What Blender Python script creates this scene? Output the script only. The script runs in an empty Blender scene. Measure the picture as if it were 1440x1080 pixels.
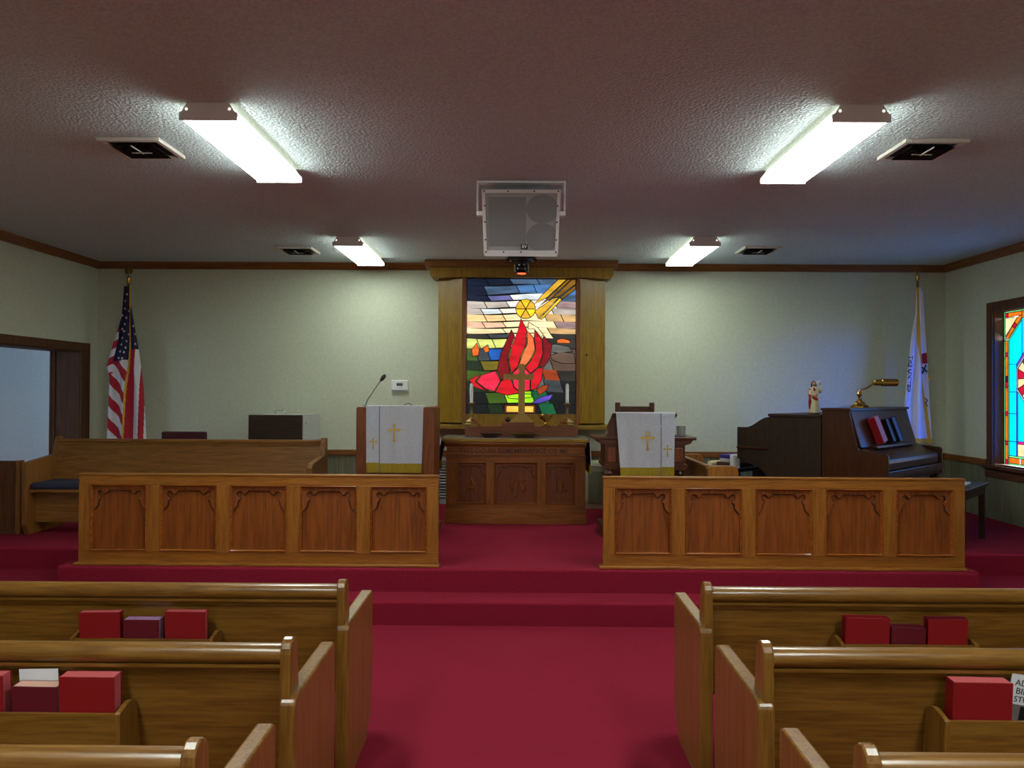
import bpy, bmesh, math, random
from mathutils import Vector, Matrix
random.seed(7)
PI = math.pi
S = bpy.context.scene
C = S.collection

# ------------------------------------------------------------------ camera
CAM_H = 1.62
yaw, pitch, roll = 8/1120, 10/1120, 0.0055
fw = Vector((-math.sin(yaw)*math.cos(pitch), math.cos(yaw)*math.cos(pitch), math.sin(pitch)))
rt = fw.cross(Vector((0, 0, 1))).normalized()
up = rt.cross(fw)
r2 = rt*math.cos(roll)+up*math.sin(roll)
u2 = -rt*math.sin(roll)+up*math.cos(roll)
cd = bpy.data.cameras.new('camera')
cd.sensor_width = 36; cd.lens = 28.0; cd.clip_start = 0.05
cam = bpy.data.objects.new('camera', cd); C.objects.link(cam)
m = Matrix((r2, u2, -fw)).transposed().to_4x4(); m.translation = (0, 0, CAM_H)
cam.matrix_world = m
S.camera = cam

# ------------------------------------------------------------------ world, light levels, exposure
W = bpy.data.worlds.new('world'); S.world = W; W.use_nodes = True
W.node_tree.nodes['Background'].inputs[0].default_value = (0.55, 0.72, 1.0, 1)
W.node_tree.nodes['Background'].inputs[1].default_value = 1.0
S.view_settings.view_transform = 'Standard'
S.view_settings.look = 'None'
S.view_settings.gamma = 1.0
S.view_settings.use_curve_mapping = False
S.view_settings.exposure = 2.0
LAMP = 10.5           # fluorescent diffuser radiance, nave
LAMP_FAR = 4.5        # the pair by the back wall, set dimmer to balance the wall's brightness
PANE = 0.40           # daylit stained glass
BACKLIT = 0.37         # backlit altar window
SIDE_WATTS = 1.0     # daylight through the side room's window
sd = bpy.data.lights.new('sun', 'SUN'); sd.energy = 8.0; sd.angle = math.radians(38); sd.color = (.8, .9, 1.0)
sn = bpy.data.objects.new('sun', sd); C.objects.link(sn); sn.location = (9, 4, 4)
sn.rotation_euler = Vector((-1.49, 1.38, -.55)).to_track_quat('-Z', 'Y').to_euler()

# ------------------------------------------------------------------ materials
def srgb(r, g, b):
    f = lambda c: c/12.92 if c <= .04045 else ((c+.055)/1.055)**2.4
    return (f(r/255), f(g/255), f(b/255), 1)
M = {}
def base(name, col, rough=.6, metal=0, spec=.5, emit=None, es=0, coat=0):
    mt = bpy.data.materials.new(name); mt.use_nodes = True
    b = mt.node_tree.nodes['Principled BSDF']
    b.inputs['Base Color'].default_value = col
    b.inputs['Roughness'].default_value = rough
    b.inputs['Metallic'].default_value = metal
    b.inputs['Specular IOR Level'].default_value = spec
    b.inputs['Coat Weight'].default_value = coat
    b.inputs['Coat Roughness'].default_value = .15
    if emit:
        b.inputs['Emission Color'].default_value = emit; b.inputs['Emission Strength'].default_value = es
    M[name] = mt
    return mt
def noisy(name, c1, c2, scale=40, rough=.8, bump=0, bdist=.01, detail=4, stretch=(1, 1, 1), metal=0, spec=.4, bscale=None, lo=.35, hi=.65):
    mt = base(name, c1, rough, metal, spec); nt = mt.node_tree; b = nt.nodes['Principled BSDF']
    tc = nt.nodes.new('ShaderNodeTexCoord'); mp = nt.nodes.new('ShaderNodeMapping')
    mp.inputs['Scale'].default_value = stretch
    nt.links.new(tc.outputs['Object'], mp.inputs[0])
    n = nt.nodes.new('ShaderNodeTexNoise'); n.inputs['Scale'].default_value = scale; n.inputs['Detail'].default_value = detail
    nt.links.new(mp.outputs[0], n.inputs['Vector'])
    r = nt.nodes.new('ShaderNodeValToRGB')
    r.color_ramp.elements[0].position = lo; r.color_ramp.elements[0].color = c1
    r.color_ramp.elements[1].position = hi; r.color_ramp.elements[1].color = c2
    nt.links.new(n.outputs[0], r.inputs[0]); nt.links.new(r.outputs[0], b.inputs['Base Color'])
    if bump:
        n2 = n
        if bscale:
            n2 = nt.nodes.new('ShaderNodeTexNoise'); n2.inputs['Scale'].default_value = bscale; n2.inputs['Detail'].default_value = 3
            nt.links.new(mp.outputs[0], n2.inputs['Vector'])
        bp = nt.nodes.new('ShaderNodeBump'); bp.inputs['Strength'].default_value = bump; bp.inputs['Distance'].default_value = bdist
        nt.links.new(n2.outputs[0], bp.inputs['Height']); nt.links.new(bp.outputs[0], b.inputs['Normal'])
    return mt
def wood(name, dark, light, axis='x', rough=.38, scale=5, coat=.08):
    mt = base(name, light, rough, 0, .38, coat=coat); nt = mt.node_tree; b = nt.nodes['Principled BSDF']
    tc = nt.nodes.new('ShaderNodeTexCoord'); mp = nt.nodes.new('ShaderNodeMapping')
    s = [9, 9, 9]; s['xyz'.index(axis)] = .55
    mp.inputs['Scale'].default_value = s
    nt.links.new(tc.outputs['Object'], mp.inputs[0])
    n = nt.nodes.new('ShaderNodeTexNoise'); n.inputs['Scale'].default_value = scale*.4; n.inputs['Detail'].default_value = 2
    n.inputs['Distortion'].default_value = .6
    nt.links.new(mp.outputs[0], n.inputs['Vector'])
    mu = nt.nodes.new('ShaderNodeMath'); mu.operation = 'MULTIPLY'; mu.inputs[1].default_value = 9
    fr = nt.nodes.new('ShaderNodeMath'); fr.operation = 'PINGPONG'; fr.inputs[1].default_value = 1
    nt.links.new(n.outputs[0], mu.inputs[0]); nt.links.new(mu.outputs[0], fr.inputs[0])
    n2 = nt.nodes.new('ShaderNodeTexNoise'); n2.inputs['Scale'].default_value = scale*3; n2.inputs['Detail'].default_value = 5
    nt.links.new(mp.outputs[0], n2.inputs['Vector'])
    mx = nt.nodes.new('ShaderNodeMath'); mx.operation = 'MULTIPLY_ADD'; mx.inputs[1].default_value = .35
    nt.links.new(fr.outputs[0], mx.inputs[0]); nt.links.new(n2.outputs[0], mx.inputs[2])
    r = nt.nodes.new('ShaderNodeValToRGB')
    r.color_ramp.elements[0].position = .38; r.color_ramp.elements[0].color = dark
    r.color_ramp.elements[1].position = .85; r.color_ramp.elements[1].color = light
    nt.links.new(mx.outputs[0], r.inputs[0]); nt.links.new(r.outputs[0], b.inputs['Base Color'])
    bp = nt.nodes.new('ShaderNodeBump'); bp.inputs['Strength'].default_value = .12; bp.inputs['Distance'].default_value = .002
    nt.links.new(n2.outputs[0], bp.inputs['Height']); nt.links.new(bp.outputs[0], b.inputs['Normal'])
    return mt
WK = .68
def woods(name, dark, light, **k):
    dark = tuple(c*WK for c in dark[:3])+(1,); light = tuple(c*WK for c in light[:3])+(1,)
    for a in 'xyz': wood(name+'_'+a, dark, light, a, **k)

woods('pew', srgb(128, 84, 28), srgb(164, 116, 48), rough=.34, coat=.3)
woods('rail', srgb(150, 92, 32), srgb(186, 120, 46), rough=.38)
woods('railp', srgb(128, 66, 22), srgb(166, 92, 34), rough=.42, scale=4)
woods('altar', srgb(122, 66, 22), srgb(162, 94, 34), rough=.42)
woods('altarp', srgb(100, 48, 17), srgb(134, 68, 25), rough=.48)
woods('shrine', srgb(146, 108, 22), srgb(180, 138, 36), rough=.42)
woods('bead', srgb(134, 70, 24), srgb(172, 98, 36), rough=.24, coat=.4)
base('groove_shade', srgb(34, 14, 5), .6)  # dark brown painted in for the shade of the carved grooves
woods('trim', srgb(128, 76, 30), srgb(160, 100, 42), rough=.45)
woods('pulpit', srgb(112, 56, 28), srgb(142, 76, 38), rough=.4)
woods('lectern', srgb(70, 34, 16), srgb(100, 52, 24), rough=.4)
woods('organ', srgb(40, 24, 12), srgb(60, 38, 20), rough=.5)
woods('piano', srgb(62, 30, 14), srgb(84, 44, 20), rough=.3)
woods('casing', srgb(84, 50, 24), srgb(112, 68, 34), rough=.6, coat=0)
woods('choir', srgb(130, 82, 34), srgb(164, 108, 48), rough=.42)
noisy('wall', srgb(194, 198, 177), srgb(201, 205, 184), 30, .85, .15, .004, bscale=120)
noisy('side_wall', srgb(206, 214, 216), srgb(212, 220, 222), 30, .85)
noisy('ceiling', srgb(190, 204, 210), srgb(208, 222, 228), 70, .95, .9, .017, detail=2, bscale=60)
noisy('carpet', srgb(116, 21, 41), srgb(145, 34, 56), 220, .95, .5, .006, spec=.1, lo=.3, hi=.7)
noisy('wainscot', srgb(104, 104, 80), srgb(120, 120, 94), 6, .6, stretch=(9, 9, .6))
base('lens', (1, 1, 1, 1), .5, emit=(.92, 1.0, .93, 1), es=LAMP)
base('lens_side', srgb(225, 225, 190), .5, emit=(1.0, 1.0, .78, 1), es=.3)
base('lens_far', (1, 1, 1, 1), .5, emit=(.90, 1.0, .90, 1), es=LAMP_FAR)
base('enamel', srgb(232, 232, 236), .4)
base('vent_metal', srgb(205, 200, 192), .45)
base('vent_dark', srgb(34, 30, 28), .7)
base('speaker_body', srgb(214, 210, 212), .5)
noisy('grille', srgb(150, 146, 148), srgb(162, 158, 160), 300, .7)
base('grille_dark', srgb(124, 122, 126), .75)
base('black', srgb(16, 15, 15), .45)
base('black_gloss', srgb(12, 12, 12), .15)
base('white_print', srgb(225, 225, 225), .6)
base('chrome', srgb(220, 220, 220), .15, 1)
base('red_glow', srgb(200, 60, 40), .4, emit=(1, .12, .03, 1), es=.45)
base('brass', srgb(200, 160, 80), .22, 1)
base('dull_brass', srgb(150, 124, 76), .38, 1)
base('matte_brass', srgb(168, 136, 76), .55, .5)
base('candle', srgb(225, 226, 230), .5)
noisy('cloth_white', srgb(226, 228, 240), srgb(236, 238, 248), 60, .85, .1, .003)
noisy('cloth_gold', srgb(186, 158, 40), srgb(206, 178, 56), 120, .8, .3, .004, stretch=(1, 1, .1))
base('gold_thread', srgb(206, 166, 62), .6)
base('thread_line', srgb(120, 118, 130), .8)
base('maroon', srgb(70, 12, 24), .8)
base('seat_maroon', srgb(70, 18, 28), .75)
base('book_red', srgb(140, 12, 24), .45)
base('book_maroon', srgb(98, 14, 34), .45)
base('page_red', srgb(206, 96, 100), .7)
base('page_pale', srgb(216, 170, 150), .7)
base('page_lilac', srgb(190, 150, 200), .7)
base('page_white', srgb(225, 222, 215), .8)
base('paper', srgb(220, 222, 228), .8)
base('navy', srgb(38, 44, 66), .85)
base('flag_red', srgb(176, 26, 44), .8)
base('flag_white', srgb(222, 218, 220), .8)
base('flag_blue', srgb(28, 30, 66), .8)
base('flag_gold', srgb(214, 164, 44), .7)
base('ink', srgb(30, 30, 44), .7)
base('grey_case', srgb(176, 176, 170), .6)
woods('case', srgb(48, 32, 20), srgb(70, 48, 30), rough=.5)
base('plastic_white', srgb(228, 228, 230), .45)
base('lcd', srgb(70, 78, 76), .3)
base('grey_metal', srgb(150, 150, 152), .5)
base('pale_green', srgb(188, 192, 160), .6)
base('folder_blue', srgb(52, 40, 120), .6)
base('folder_brown', srgb(74, 34, 34), .6)
base('blue_book', srgb(60, 84, 160), .5)
base('slate_book', srgb(70, 80, 116), .5)
base('cream', srgb(224, 212, 168), .6)
base('skin', srgb(206, 164, 130), .6)
base('hair', srgb(66, 42, 28), .7)
base('figure_red', srgb(160, 30, 36), .6)
base('lead', srgb(16, 16, 16), .6)
base('glass_sheen', srgb(120, 122, 126), .12)
base('key_white', srgb(222, 220, 212), .3)
base('inscription', srgb(64, 28, 10), .6)
base('plate_red', srgb(140, 44, 26), .6)
base('mag_photo', srgb(120, 112, 112), .5)
base('mag_dark', srgb(28, 24, 26), .5)
def glass(name, col, strength, streak=.3, st=(3, 3, 14)):
    mt = base('g_'+name, col, .2, emit=col, es=strength); nt = mt.node_tree; b = nt.nodes['Principled BSDF']
    tc = nt.nodes.new('ShaderNodeTexCoord'); mp = nt.nodes.new('ShaderNodeMapping'); mp.inputs['Scale'].default_value = st
    nt.links.new(tc.outputs['Object'], mp.inputs[0])
    n = nt.nodes.new('ShaderNodeTexNoise'); n.inputs['Scale'].default_value = 3; n.inputs['Detail'].default_value = 4
    nt.links.new(mp.outputs[0], n.inputs['Vector'])
    r = nt.nodes.new('ShaderNodeValToRGB'); d = tuple(c*(1-streak*1.6) for c in col[:3])+(1,)
    l = tuple(c*(1+streak) for c in col[:3])+(1,)
    r.color_ramp.elements[0].position = .3; r.color_ramp.elements[0].color = d
    r.color_ramp.elements[1].position = .7; r.color_ramp.elements[1].color = l
    nt.links.new(n.outputs[0], r.inputs[0]); nt.links.new(r.outputs[0], b.inputs['Emission Color'])
    b.inputs['Base Color'].default_value = tuple(c*.15 for c in col[:3])+(1,)
    return mt

# ------------------------------------------------------------------ helpers
RM = {}     # root object -> world matrix
def root_of(o):
    while o.parent: o = o.parent
    return o
def nb(): return bmesh.new()
def box(bm, x0, x1, y0, y1, z0, z1):
    v = [bm.verts.new((x, y, z)) for z in (z0, z1) for y in (y0, y1) for x in (x0, x1)]
    for f in ((0, 2, 3, 1), (4, 5, 7, 6), (0, 1, 5, 4), (1, 3, 7, 5), (3, 2, 6, 7), (2, 0, 4, 6)):
        bm.faces.new([v[i] for i in f])
    return v
def B(*a):
    bm = nb(); box(bm, *a); return bm
def Bs(*boxes):
    bm = nb()
    for a in boxes: box(bm, *a)
    return bm
def prism(bm, pts, axis, a, b):
    """polygon pts extruded along axis from a to b. axis x: pts=(y,z); y: pts=(x,z); z: pts=(x,y)"""
    mk = {'x': lambda p, t: (t, p[0], p[1]), 'y': lambda p, t: (p[0], t, p[1]), 'z': lambda p, t: (p[0], p[1], t)}[axis]
    A = [bm.verts.new(mk(p, a)) for p in pts]; Bv = [bm.verts.new(mk(p, b)) for p in pts]
    n = len(pts)
    bm.faces.new(A); bm.faces.new(Bv[::-1])
    for i in range(n):
        j = (i+1) % n
        bm.faces.new((A[i], Bv[i], Bv[j], A[j]))
    return A+Bv
def P(pts, axis, a, b):
    bm = nb(); prism(bm, pts, axis, a, b); return bm
def lathe(bm, prof, c=(0, 0, 0), n=20, sx=1, sy=1, wob=0, wk=7):
    rings = []
    for r, z in prof:
        rings.append([bm.verts.new((c[0]+sx*(r*(1+wob*math.sin(wk*2*PI*i/n)))*math.cos(2*PI*i/n), c[1]+sy*(r*(1+wob*math.sin(wk*2*PI*i/n)))*math.sin(2*PI*i/n), c[2]+z)) for i in range(n)])
    for k in range(len(rings)-1):
        for i in range(n):
            j = (i+1) % n
            bm.faces.new((rings[k][i], rings[k][j], rings[k+1][j], rings[k+1][i]))
    bm.faces.new(rings[0][::-1]); bm.faces.new(rings[-1])
def L(prof, c=(0, 0, 0), n=20, **k):
    bm = nb(); lathe(bm, prof, c, n, **k); return bm
def tube(bm, pts, r, n=10):
    pts = [Vector(p) for p in pts]; rs = r if isinstance(r, (list, tuple)) else [r]*len(pts)
    rings = []
    for i, p in enumerate(pts):
        d = (pts[min(i+1, len(pts)-1)]-pts[max(i-1, 0)]).normalized()
        a = d.cross(Vector((0, 0, 1)))
        if a.length < .05: a = d.cross(Vector((0, 1, 0)))
        a.normalize(); b = d.cross(a)
        rings.append([bm.verts.new(p+(a*math.cos(2*PI*k/n)+b*math.sin(2*PI*k/n))*rs[i]) for k in range(n)])
    for k in range(len(rings)-1):
        for i in range(n):
            j = (i+1) % n
            bm.faces.new((rings[k][i], rings[k][j], rings[k+1][j], rings[k+1][i]))
    bm.faces.new(rings[0][::-1]); bm.faces.new(rings[-1])
def T(pts, r, n=10):
    bm = nb(); tube(bm, pts, r, n); return bm
def ball(bm, c, rx, ry=None, rz=None, u=14, v=10):
    ry = ry or rx; rz = rz or rx
    r = bmesh.ops.create_uvsphere(bm, u_segments=u, v_segments=v, radius=1)
    for q in r['verts']: q.co = Vector((c[0]+q.co.x*rx, c[1]+q.co.y*ry, c[2]+q.co.z*rz))
def Ball(*a, **k):
    bm = nb(); ball(bm, *a, **k); return bm
def text_bm(s, size, bold=0, depth=.002):
    cu = bpy.data.curves.new('t', 'FONT'); cu.body = s; cu.size = size; cu.align_x = 'CENTER'; cu.align_y = 'CENTER'
    cu.extrude = depth; cu.offset = bold; cu.resolution_u = 3
    o = bpy.data.objects.new('t', cu); C.objects.link(o)
    dg = bpy.context.evaluated_depsgraph_get()
    me = bpy.data.meshes.new_from_object(o.evaluated_get(dg))
    bm = nb(); bm.from_mesh(me)
    bpy.data.objects.remove(o); bpy.data.curves.remove(cu); bpy.data.meshes.remove(me)
    return bm
def xform(bm, mat):
    bmesh.ops.transform(bm, matrix=mat, verts=bm.verts); return bm
FACE_CAM = Matrix.Rotation(PI/2, 4, 'X')     # XY text plane -> facing -Y
def put(bm, loc, rx=0, ry=0, rz=0):
    return xform(bm, Matrix.Translation(loc) @ Matrix.Rotation(rz, 4, 'Z') @ Matrix.Rotation(ry, 4, 'Y') @ Matrix.Rotation(rx, 4, 'X'))
def finish(bm, name, mat, smooth):
    bmesh.ops.recalc_face_normals(bm, faces=bm.faces)
    me = bpy.data.meshes.new(name); bm.to_mesh(me); bm.free()
    for x in (mat if isinstance(mat, (list, tuple)) else [mat]): me.materials.append(M[x])
    if smooth:
        for p in me.polygons: p.use_smooth = True
        if smooth is not True: me.set_sharp_from_angle(angle=math.radians(smooth))
    return me
def obj(name, bm, mat, parent=None, bevel=0, smooth=False, local=False, seg=2):
    """link bm as one mesh object. With a parent, geometry is given in world coordinates unless local."""
    if parent is not None and not local:
        xform(bm, RM[root_of(parent)].inverted())
    me = finish(bm, name, mat, smooth)
    o = bpy.data.objects.new(name, me); C.objects.link(o)
    if parent is not None: o.parent = parent
    if bevel:
        md = o.modifiers.new('bevel', 'BEVEL'); md.width = bevel; md.segments = seg; md.limit_method = 'ANGLE'; md.angle_limit = .6
    return o
def tag(o, label, cat, group=None):
    o['label'] = label; o['category'] = cat
    if group: o['group'] = group
    return o
def thing(name, label, cat, loc=(0, 0, 0), rz=0, group=None):
    o = bpy.data.objects.new(name, None); C.objects.link(o)
    o.empty_display_size = .1
    o.location = loc; o.rotation_euler = (0, 0, rz)
    RM[o] = Matrix.Translation(loc) @ Matrix.Rotation(rz, 4, 'Z')
    return tag(o, label, cat, group)
def single(name, bm, mat, label, cat, group=None, bevel=0, smooth=False):
    """a thing that is one mesh; origin at its base centre"""
    xs = [v.co for v in bm.verts]
    c = Vector(((min(v.x for v in xs)+max(v.x for v in xs))/2, (min(v.y for v in xs)+max(v.y for v in xs))/2, min(v.z for v in xs)))
    xform(bm, Matrix.Translation(-c))
    o = obj(name, bm, mat, bevel=bevel, smooth=smooth); o.location = c; RM[o] = Matrix.Translation(c)
    return tag(o, label, cat, group)
def struct(name, bm, mat, bevel=0, label=None):
    o = obj(name, bm, mat, bevel=bevel); o['kind'] = 'structure'; RM[o] = Matrix.Identity(4)
    if label: o['label'] = label
    return o
def dup_mesh(src, parent, loc):
    c = src.copy(); C.objects.link(c); c.parent = parent; c.location = loc; return c
def inset(pts, d):
    n = len(pts); out = []
    area = sum(pts[i][0]*pts[(i+1) % n][1]-pts[(i+1) % n][0]*pts[i][1] for i in range(n))
    sgn = 1 if area > 0 else -1
    for i in range(n):
        p0, p1, p2 = Vector(pts[i-1]), Vector(pts[i]), Vector(pts[(i+1) % n])
        e1 = (p1-p0); e2 = (p2-p1)
        if e1.length < 1e-9 or e2.length < 1e-9: out.append(tuple(p1)); continue
        e1.normalize(); e2.normalize()
        n1 = Vector((-e1.y, e1.x))*sgn; n2 = Vector((-e2.y, e2.x))*sgn
        b = n1+n2
        if b.length < 1e-3: out.append(tuple(p1+n1*d)); continue
        b.normalize(); k = min(1/max(b.dot(n1), .35), 2.5)
        out.append(tuple(p1+b*d*k))
    return out

# ------------------------------------------------------------------ the room
XL, XR, YB, YF, ZC = -4.84, 4.89, 9.13, -4.5, 3.08
PZ, SZ = .335, .165       # platform and step heights
struct('floor', B(XL-.3, XR+.3, YF-.1, YB+.1, -.1, 0), 'carpet')
struct('ceiling', B(XL-.3, XR+.3, YF-.1, YB+.1, ZC, ZC+.1), 'ceiling')
wb = struct('wall_back', B(XL-.3, XR+.3, YB, YB+.15, 0, ZC), 'wall')
struct('wall_front', B(XL-.3, XR+.3, YF-.15, YF, 0, ZC), 'wall')
# left wall with a cased opening near the back
OY0, OY1, OZ = 6.55, 8.77, 2.04
XL2 = XL-.29
struct('wall_left', Bs((XL2, XL, YF, OY0, 0, ZC), (XL2, XL, OY1, YB, 0, ZC), (XL2, XL, OY0, OY1, OZ, ZC)), 'wall')
# right wall with the stained glass window opening
WY0, WY1, WZ0, WZ1 = 7.26, 8.21, .89, 2.47
wr = struct('wall_right', Bs((XR, XR+.2, YF, WY0, 0, ZC), (XR, XR+.2, WY1, YB, 0, ZC), (XR, XR+.2, WY0, WY1, 0, WZ0), (XR, XR+.2, WY0, WY1, WZ1, ZC)), 'wall')
# side room seen through the opening
struct('wall_side_room', Bs((XL2-2.2, XL2-2.1, 4.9, YB+.6, 0, ZC), (XL2-2.2, XL2, YB+.5, YB+.6, 0, ZC),
       (XL2-2.2, XL2-1.9, 4.9, 5, 0, ZC), (XL2-.5, XL2, 4.9, 5, 0, ZC), (XL2-1.9, XL2-.5, 4.9, 5, 0, .9), (XL2-1.9, XL2-.5, 4.9, 5, 2.2, ZC),
       (XL2-2.2, XL2, 4.9, YB+.6, ZC, ZC+.1)), 'side_wall')
struct('floor_side_room', B(XL2-2.2, XL2+.29, 4.9, YB+.6, .2, PZ), 'carpet')
w2 = struct('window_2', Bs((XL2-1.95, XL2-.45, 4.98, 5.03, .84, .9), (XL2-1.95, XL2-.45, 4.98, 5.03, 2.2, 2.26), (XL2-1.95, XL2-1.9, 4.98, 5.03, .9, 2.2),
            (XL2-.5, XL2-.45, 4.98, 5.03, .9, 2.2), (XL2-1.22, XL2-1.18, 4.93, 4.97, .9, 2.2)), 'casing_x')
la = bpy.data.lights.new('side_room_daylight', 'AREA'); la.shape = 'RECTANGLE'; la.size = 1.36; la.size_y = 1.26; la.energy = SIDE_WATTS; la.color = (.62, .82, 1.0)
lo = bpy.data.objects.new('side_room_daylight', la); C.objects.link(lo); lo.location = (XL2-1.2, 4.88, 1.55); lo.rotation_euler = (-PI/2, 0, PI)
lo.rotation_euler = (PI/2, 0, 0)

# opening casing and jamb lining
struct('trim_1', Bs((XL, XL+.022, OY1, OY1+.17, PZ, OZ), (XL, XL+.022, OY0-.12, OY0, PZ, OZ), (XL, XL+.022, OY0-.12, OY1+.17, OZ, OZ+.09)), 'casing_z', .004)
struct('trim_2', Bs((XL2, XL, OY1-.012, OY1, PZ, OZ), (XL2, XL, OY0, OY0+.012, PZ, OZ), (XL2, XL, OY0, OY1, OZ-.012, OZ)), 'casing_z')
struct('trim_3', Bs((XL2-.02, XL2, OY1-.05, OY1+.06, PZ, OZ), (XL2-.02, XL2+.03, OY1-.035, OY1-.012, PZ, OZ-.012)), 'casing_z', .003)
# crown trims
struct('trim_4', P([(YB, ZC-.078), (YB-.018, ZC-.078), (YB-.03, ZC-.05), (YB-.055, ZC-.02), (YB-.06, ZC), (YB, ZC)], 'x', XL, XR), 'trim_x')
struct('trim_5', P([(XL, ZC-.078), (XL+.018, ZC-.078), (XL+.03, ZC-.05), (XL+.055, ZC-.02), (XL+.06, ZC), (XL, ZC)], 'y', YF, YB), 'trim_y')
struct('trim_6', P([(XR, ZC-.078), (XR-.018, ZC-.078), (XR-.03, ZC-.05), (XR-.055, ZC-.02), (XR-.06, ZC), (XR, ZC)], 'y', YF, YB), 'trim_y')
# chair rails
struct('trim_7', B(XL, XR, YB-.03, YB, .875, .94), 'trim_x', .006)
struct('trim_8', Bs((XR-.03, XR, WY1+.1, YB, .875, .94), (XR-.03, XR, YF, WY0-.1, .875, .94)), 'trim_y', .006)
# grooved wainscot boards under the chair rails
brd = None
nw = 72; bw = (XR-XL)/nw
for i in range(nw):
    bm = B(.002, bw-.002, -.012, 0, PZ, .88) if brd is None else None
    if brd is None:
        brd = obj('wainscot_board', bm, 'wainscot', wb, local=True, bevel=.003, seg=1); brd.location = (XL, YB, 0)
    else: dup_mesh(brd, wb, (XL+i*bw, YB, 0))
brd2 = None
for i in range(26):
    if brd2 is None:
        brd2 = obj('wainscot_board', B(-.012, 0, .002, bw-.002, 0, .885), 'wainscot', wr, local=True, bevel=.003, seg=1); brd2.location = (XR, YB-bw, 0)
    else: dup_mesh(brd2, wr, (XR, YB-(i+1)*bw, 0))

# carpeted platform: front tongue between the side recesses, one step all round
PE, RE, TX = 5.765, 6.42, 3.33
def rounded_edge(bm, x0, x1, yf, yb, z0, z1, r=.022):
    pts = [(yb, z0), (yf, z0), (yf, z1-r)]
    for k in range(1, 5):
        a = k/4*PI/2; pts.append((yf+r-r*math.cos(a), z1-r+r*math.sin(a)))
    pts.append((yb, z1)); prism(bm, pts, 'x', x0, x1)
bm = nb(); rounded_edge(bm, XL, XR, 5.505, YB, 0, SZ)
struct('floor_step', bm, 'carpet', label='crimson carpeted step below the platform')
bm = nb(); rounded_edge(bm, -TX, TX, PE, YB, SZ, PZ)
rounded_edge(bm, XL, -TX, RE, YB, SZ, PZ); rounded_edge(bm, TX, XR, RE, YB, SZ, PZ)
struct('floor_platform', bm, 'carpet', label='crimson carpeted platform')

# ------------------------------------------------------------------ stained glass window in the right wall
win = struct('window_1', Bs((XR-.022, XR, WY1, WY1+.1, WZ0-.02, WZ1+.09), (XR-.022, XR, WY0-.1, WY0, WZ0-.02, WZ1+.09), (XR-.022, XR, WY0, WY1, WZ1, WZ1+.09)), 'casing_z', .004)
obj('window_sill', Bs((XR-.06, XR+.12, WY0-.13, WY1+.13, WZ0-.035, WZ0), (XR-.024, XR, WY0-.12, WY1+.12, WZ0-.13, WZ0-.035)), 'casing_y', win, bevel=.004)
obj('jamb', Bs((XR, XR+.2, WY1-.012, WY1, WZ0, WZ1), (XR, XR+.2, WY0, WY0+.012, WZ0, WZ1), (XR, XR+.2, WY0, WY1, WZ1-.012, WZ1)), 'casing_z', win)
GX = XR+.1
WC = {'green': srgb(110, 214, 140), 'amber': srgb(206, 104, 20), 'cyan': srgb(0, 196, 236), 'purple': srgb(120, 60, 190), 'red': srgb(176, 10, 40),
      'plum': srgb(60, 14, 40), 'cream': srgb(232, 206, 150), 'pink': srgb(200, 20, 130), 'gold': srgb(246, 176, 40), 'white': srgb(235, 240, 245)}
WC['cyan'] = (0.0, 1.15, 1.9, 1)
for k, c in WC.items(): glass('w_'+k, c, PANE, .22 if k in ('amber', 'cream') else .06, (4, 4, 4))
WW = WY1-WY0
nt = M['g_w_cyan'].node_tree                     # clear blue glass lets daylight through
tb_ = nt.nodes.new('ShaderNodeBsdfTransparent'); tb_.inputs[0].default_value = (.04, .30, 1.0, 1)
mx_ = nt.nodes.new('ShaderNodeMixShader'); mx_.inputs[0].default_value = .45
nt.links.new(tb_.outputs[0], mx_.inputs[1]); nt.links.new(nt.nodes['Principled BSDF'].outputs[0], mx_.inputs[2])
nt.links.new(mx_.outputs[0], nt.nodes['Material Output'].inputs[0])
came = nb()
def came_ring(q, qi):
    n = len(q)
    A = [[came.verts.new((x, p[0], p[1])) for p in poly] for poly, x in ((q, GX-.006), (qi, GX-.006), (qi, GX+.004), (q, GX+.004))]
    for a, b in ((0, 1), (1, 2), (2, 3), (3, 0)):
        for i in range(n): came.faces.new((A[a][i], A[a][(i+1) % n], A[b][(i+1) % n], A[b][i]))
def wpane(pts, col, mirror=True):
    for s in ((0, 1) if mirror else (0,)):
        q = [((WY0+u) if s else (WY1-u), z) for u, z in pts]
        qi = inset(q, .0035); came_ring(q, qi)
        obj('pane', P(qi, 'x', GX-.003, GX), 'g_w_'+col, win)
h0, h1 = WZ0+.012, WZ1-.012
def vstrip(u0, u1, cuts, col):
    for a, b in zip(cuts[:-1], cuts[1:]):
        c = col if isinstance(col, str) else col[cuts.index(a)]
        wpane([(u0, a), (u1, a), (u1, b), (u0, b)], c)
zc = [h0, 1.14, 1.42, 1.70, 1.98, 2.16]
vstrip(.012, .03, zc+[h1], 'green')
am = [h0, h0+.05, 1.10, 1.14, 1.40, 1.44, 1.68, 1.74, 1.80, 2.0, 2.04, 2.16]
vstrip(.03, .078, am, ['red', 'amber', 'red', 'amber', 'red', 'amber', 'red', 'plum', 'amber', 'red', 'amber'])
vstrip(.078, .095, zc, 'green')
vstrip(.095, .215, [h0+.095, 1.14, 1.42, 1.64], 'cyan')
wpane([(.095, 1.64), (.215, 1.64), (.215, 1.92), (.095, 1.92)], 'cyan')
wpane([(.095, 1.92), (.215, 1.915), (.30, 2.002), (.30, 2.355), (.095, 2.16)], 'cyan')
vstrip(.215, .232, [h0+.095, 1.3, 1.643], 'purple')
wpane([(.215, 1.88), (.367, 2.033), (WW/2, 2.033), (WW/2, 2.06), (.357, 2.06), (.215, 1.915)], 'purple')
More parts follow.
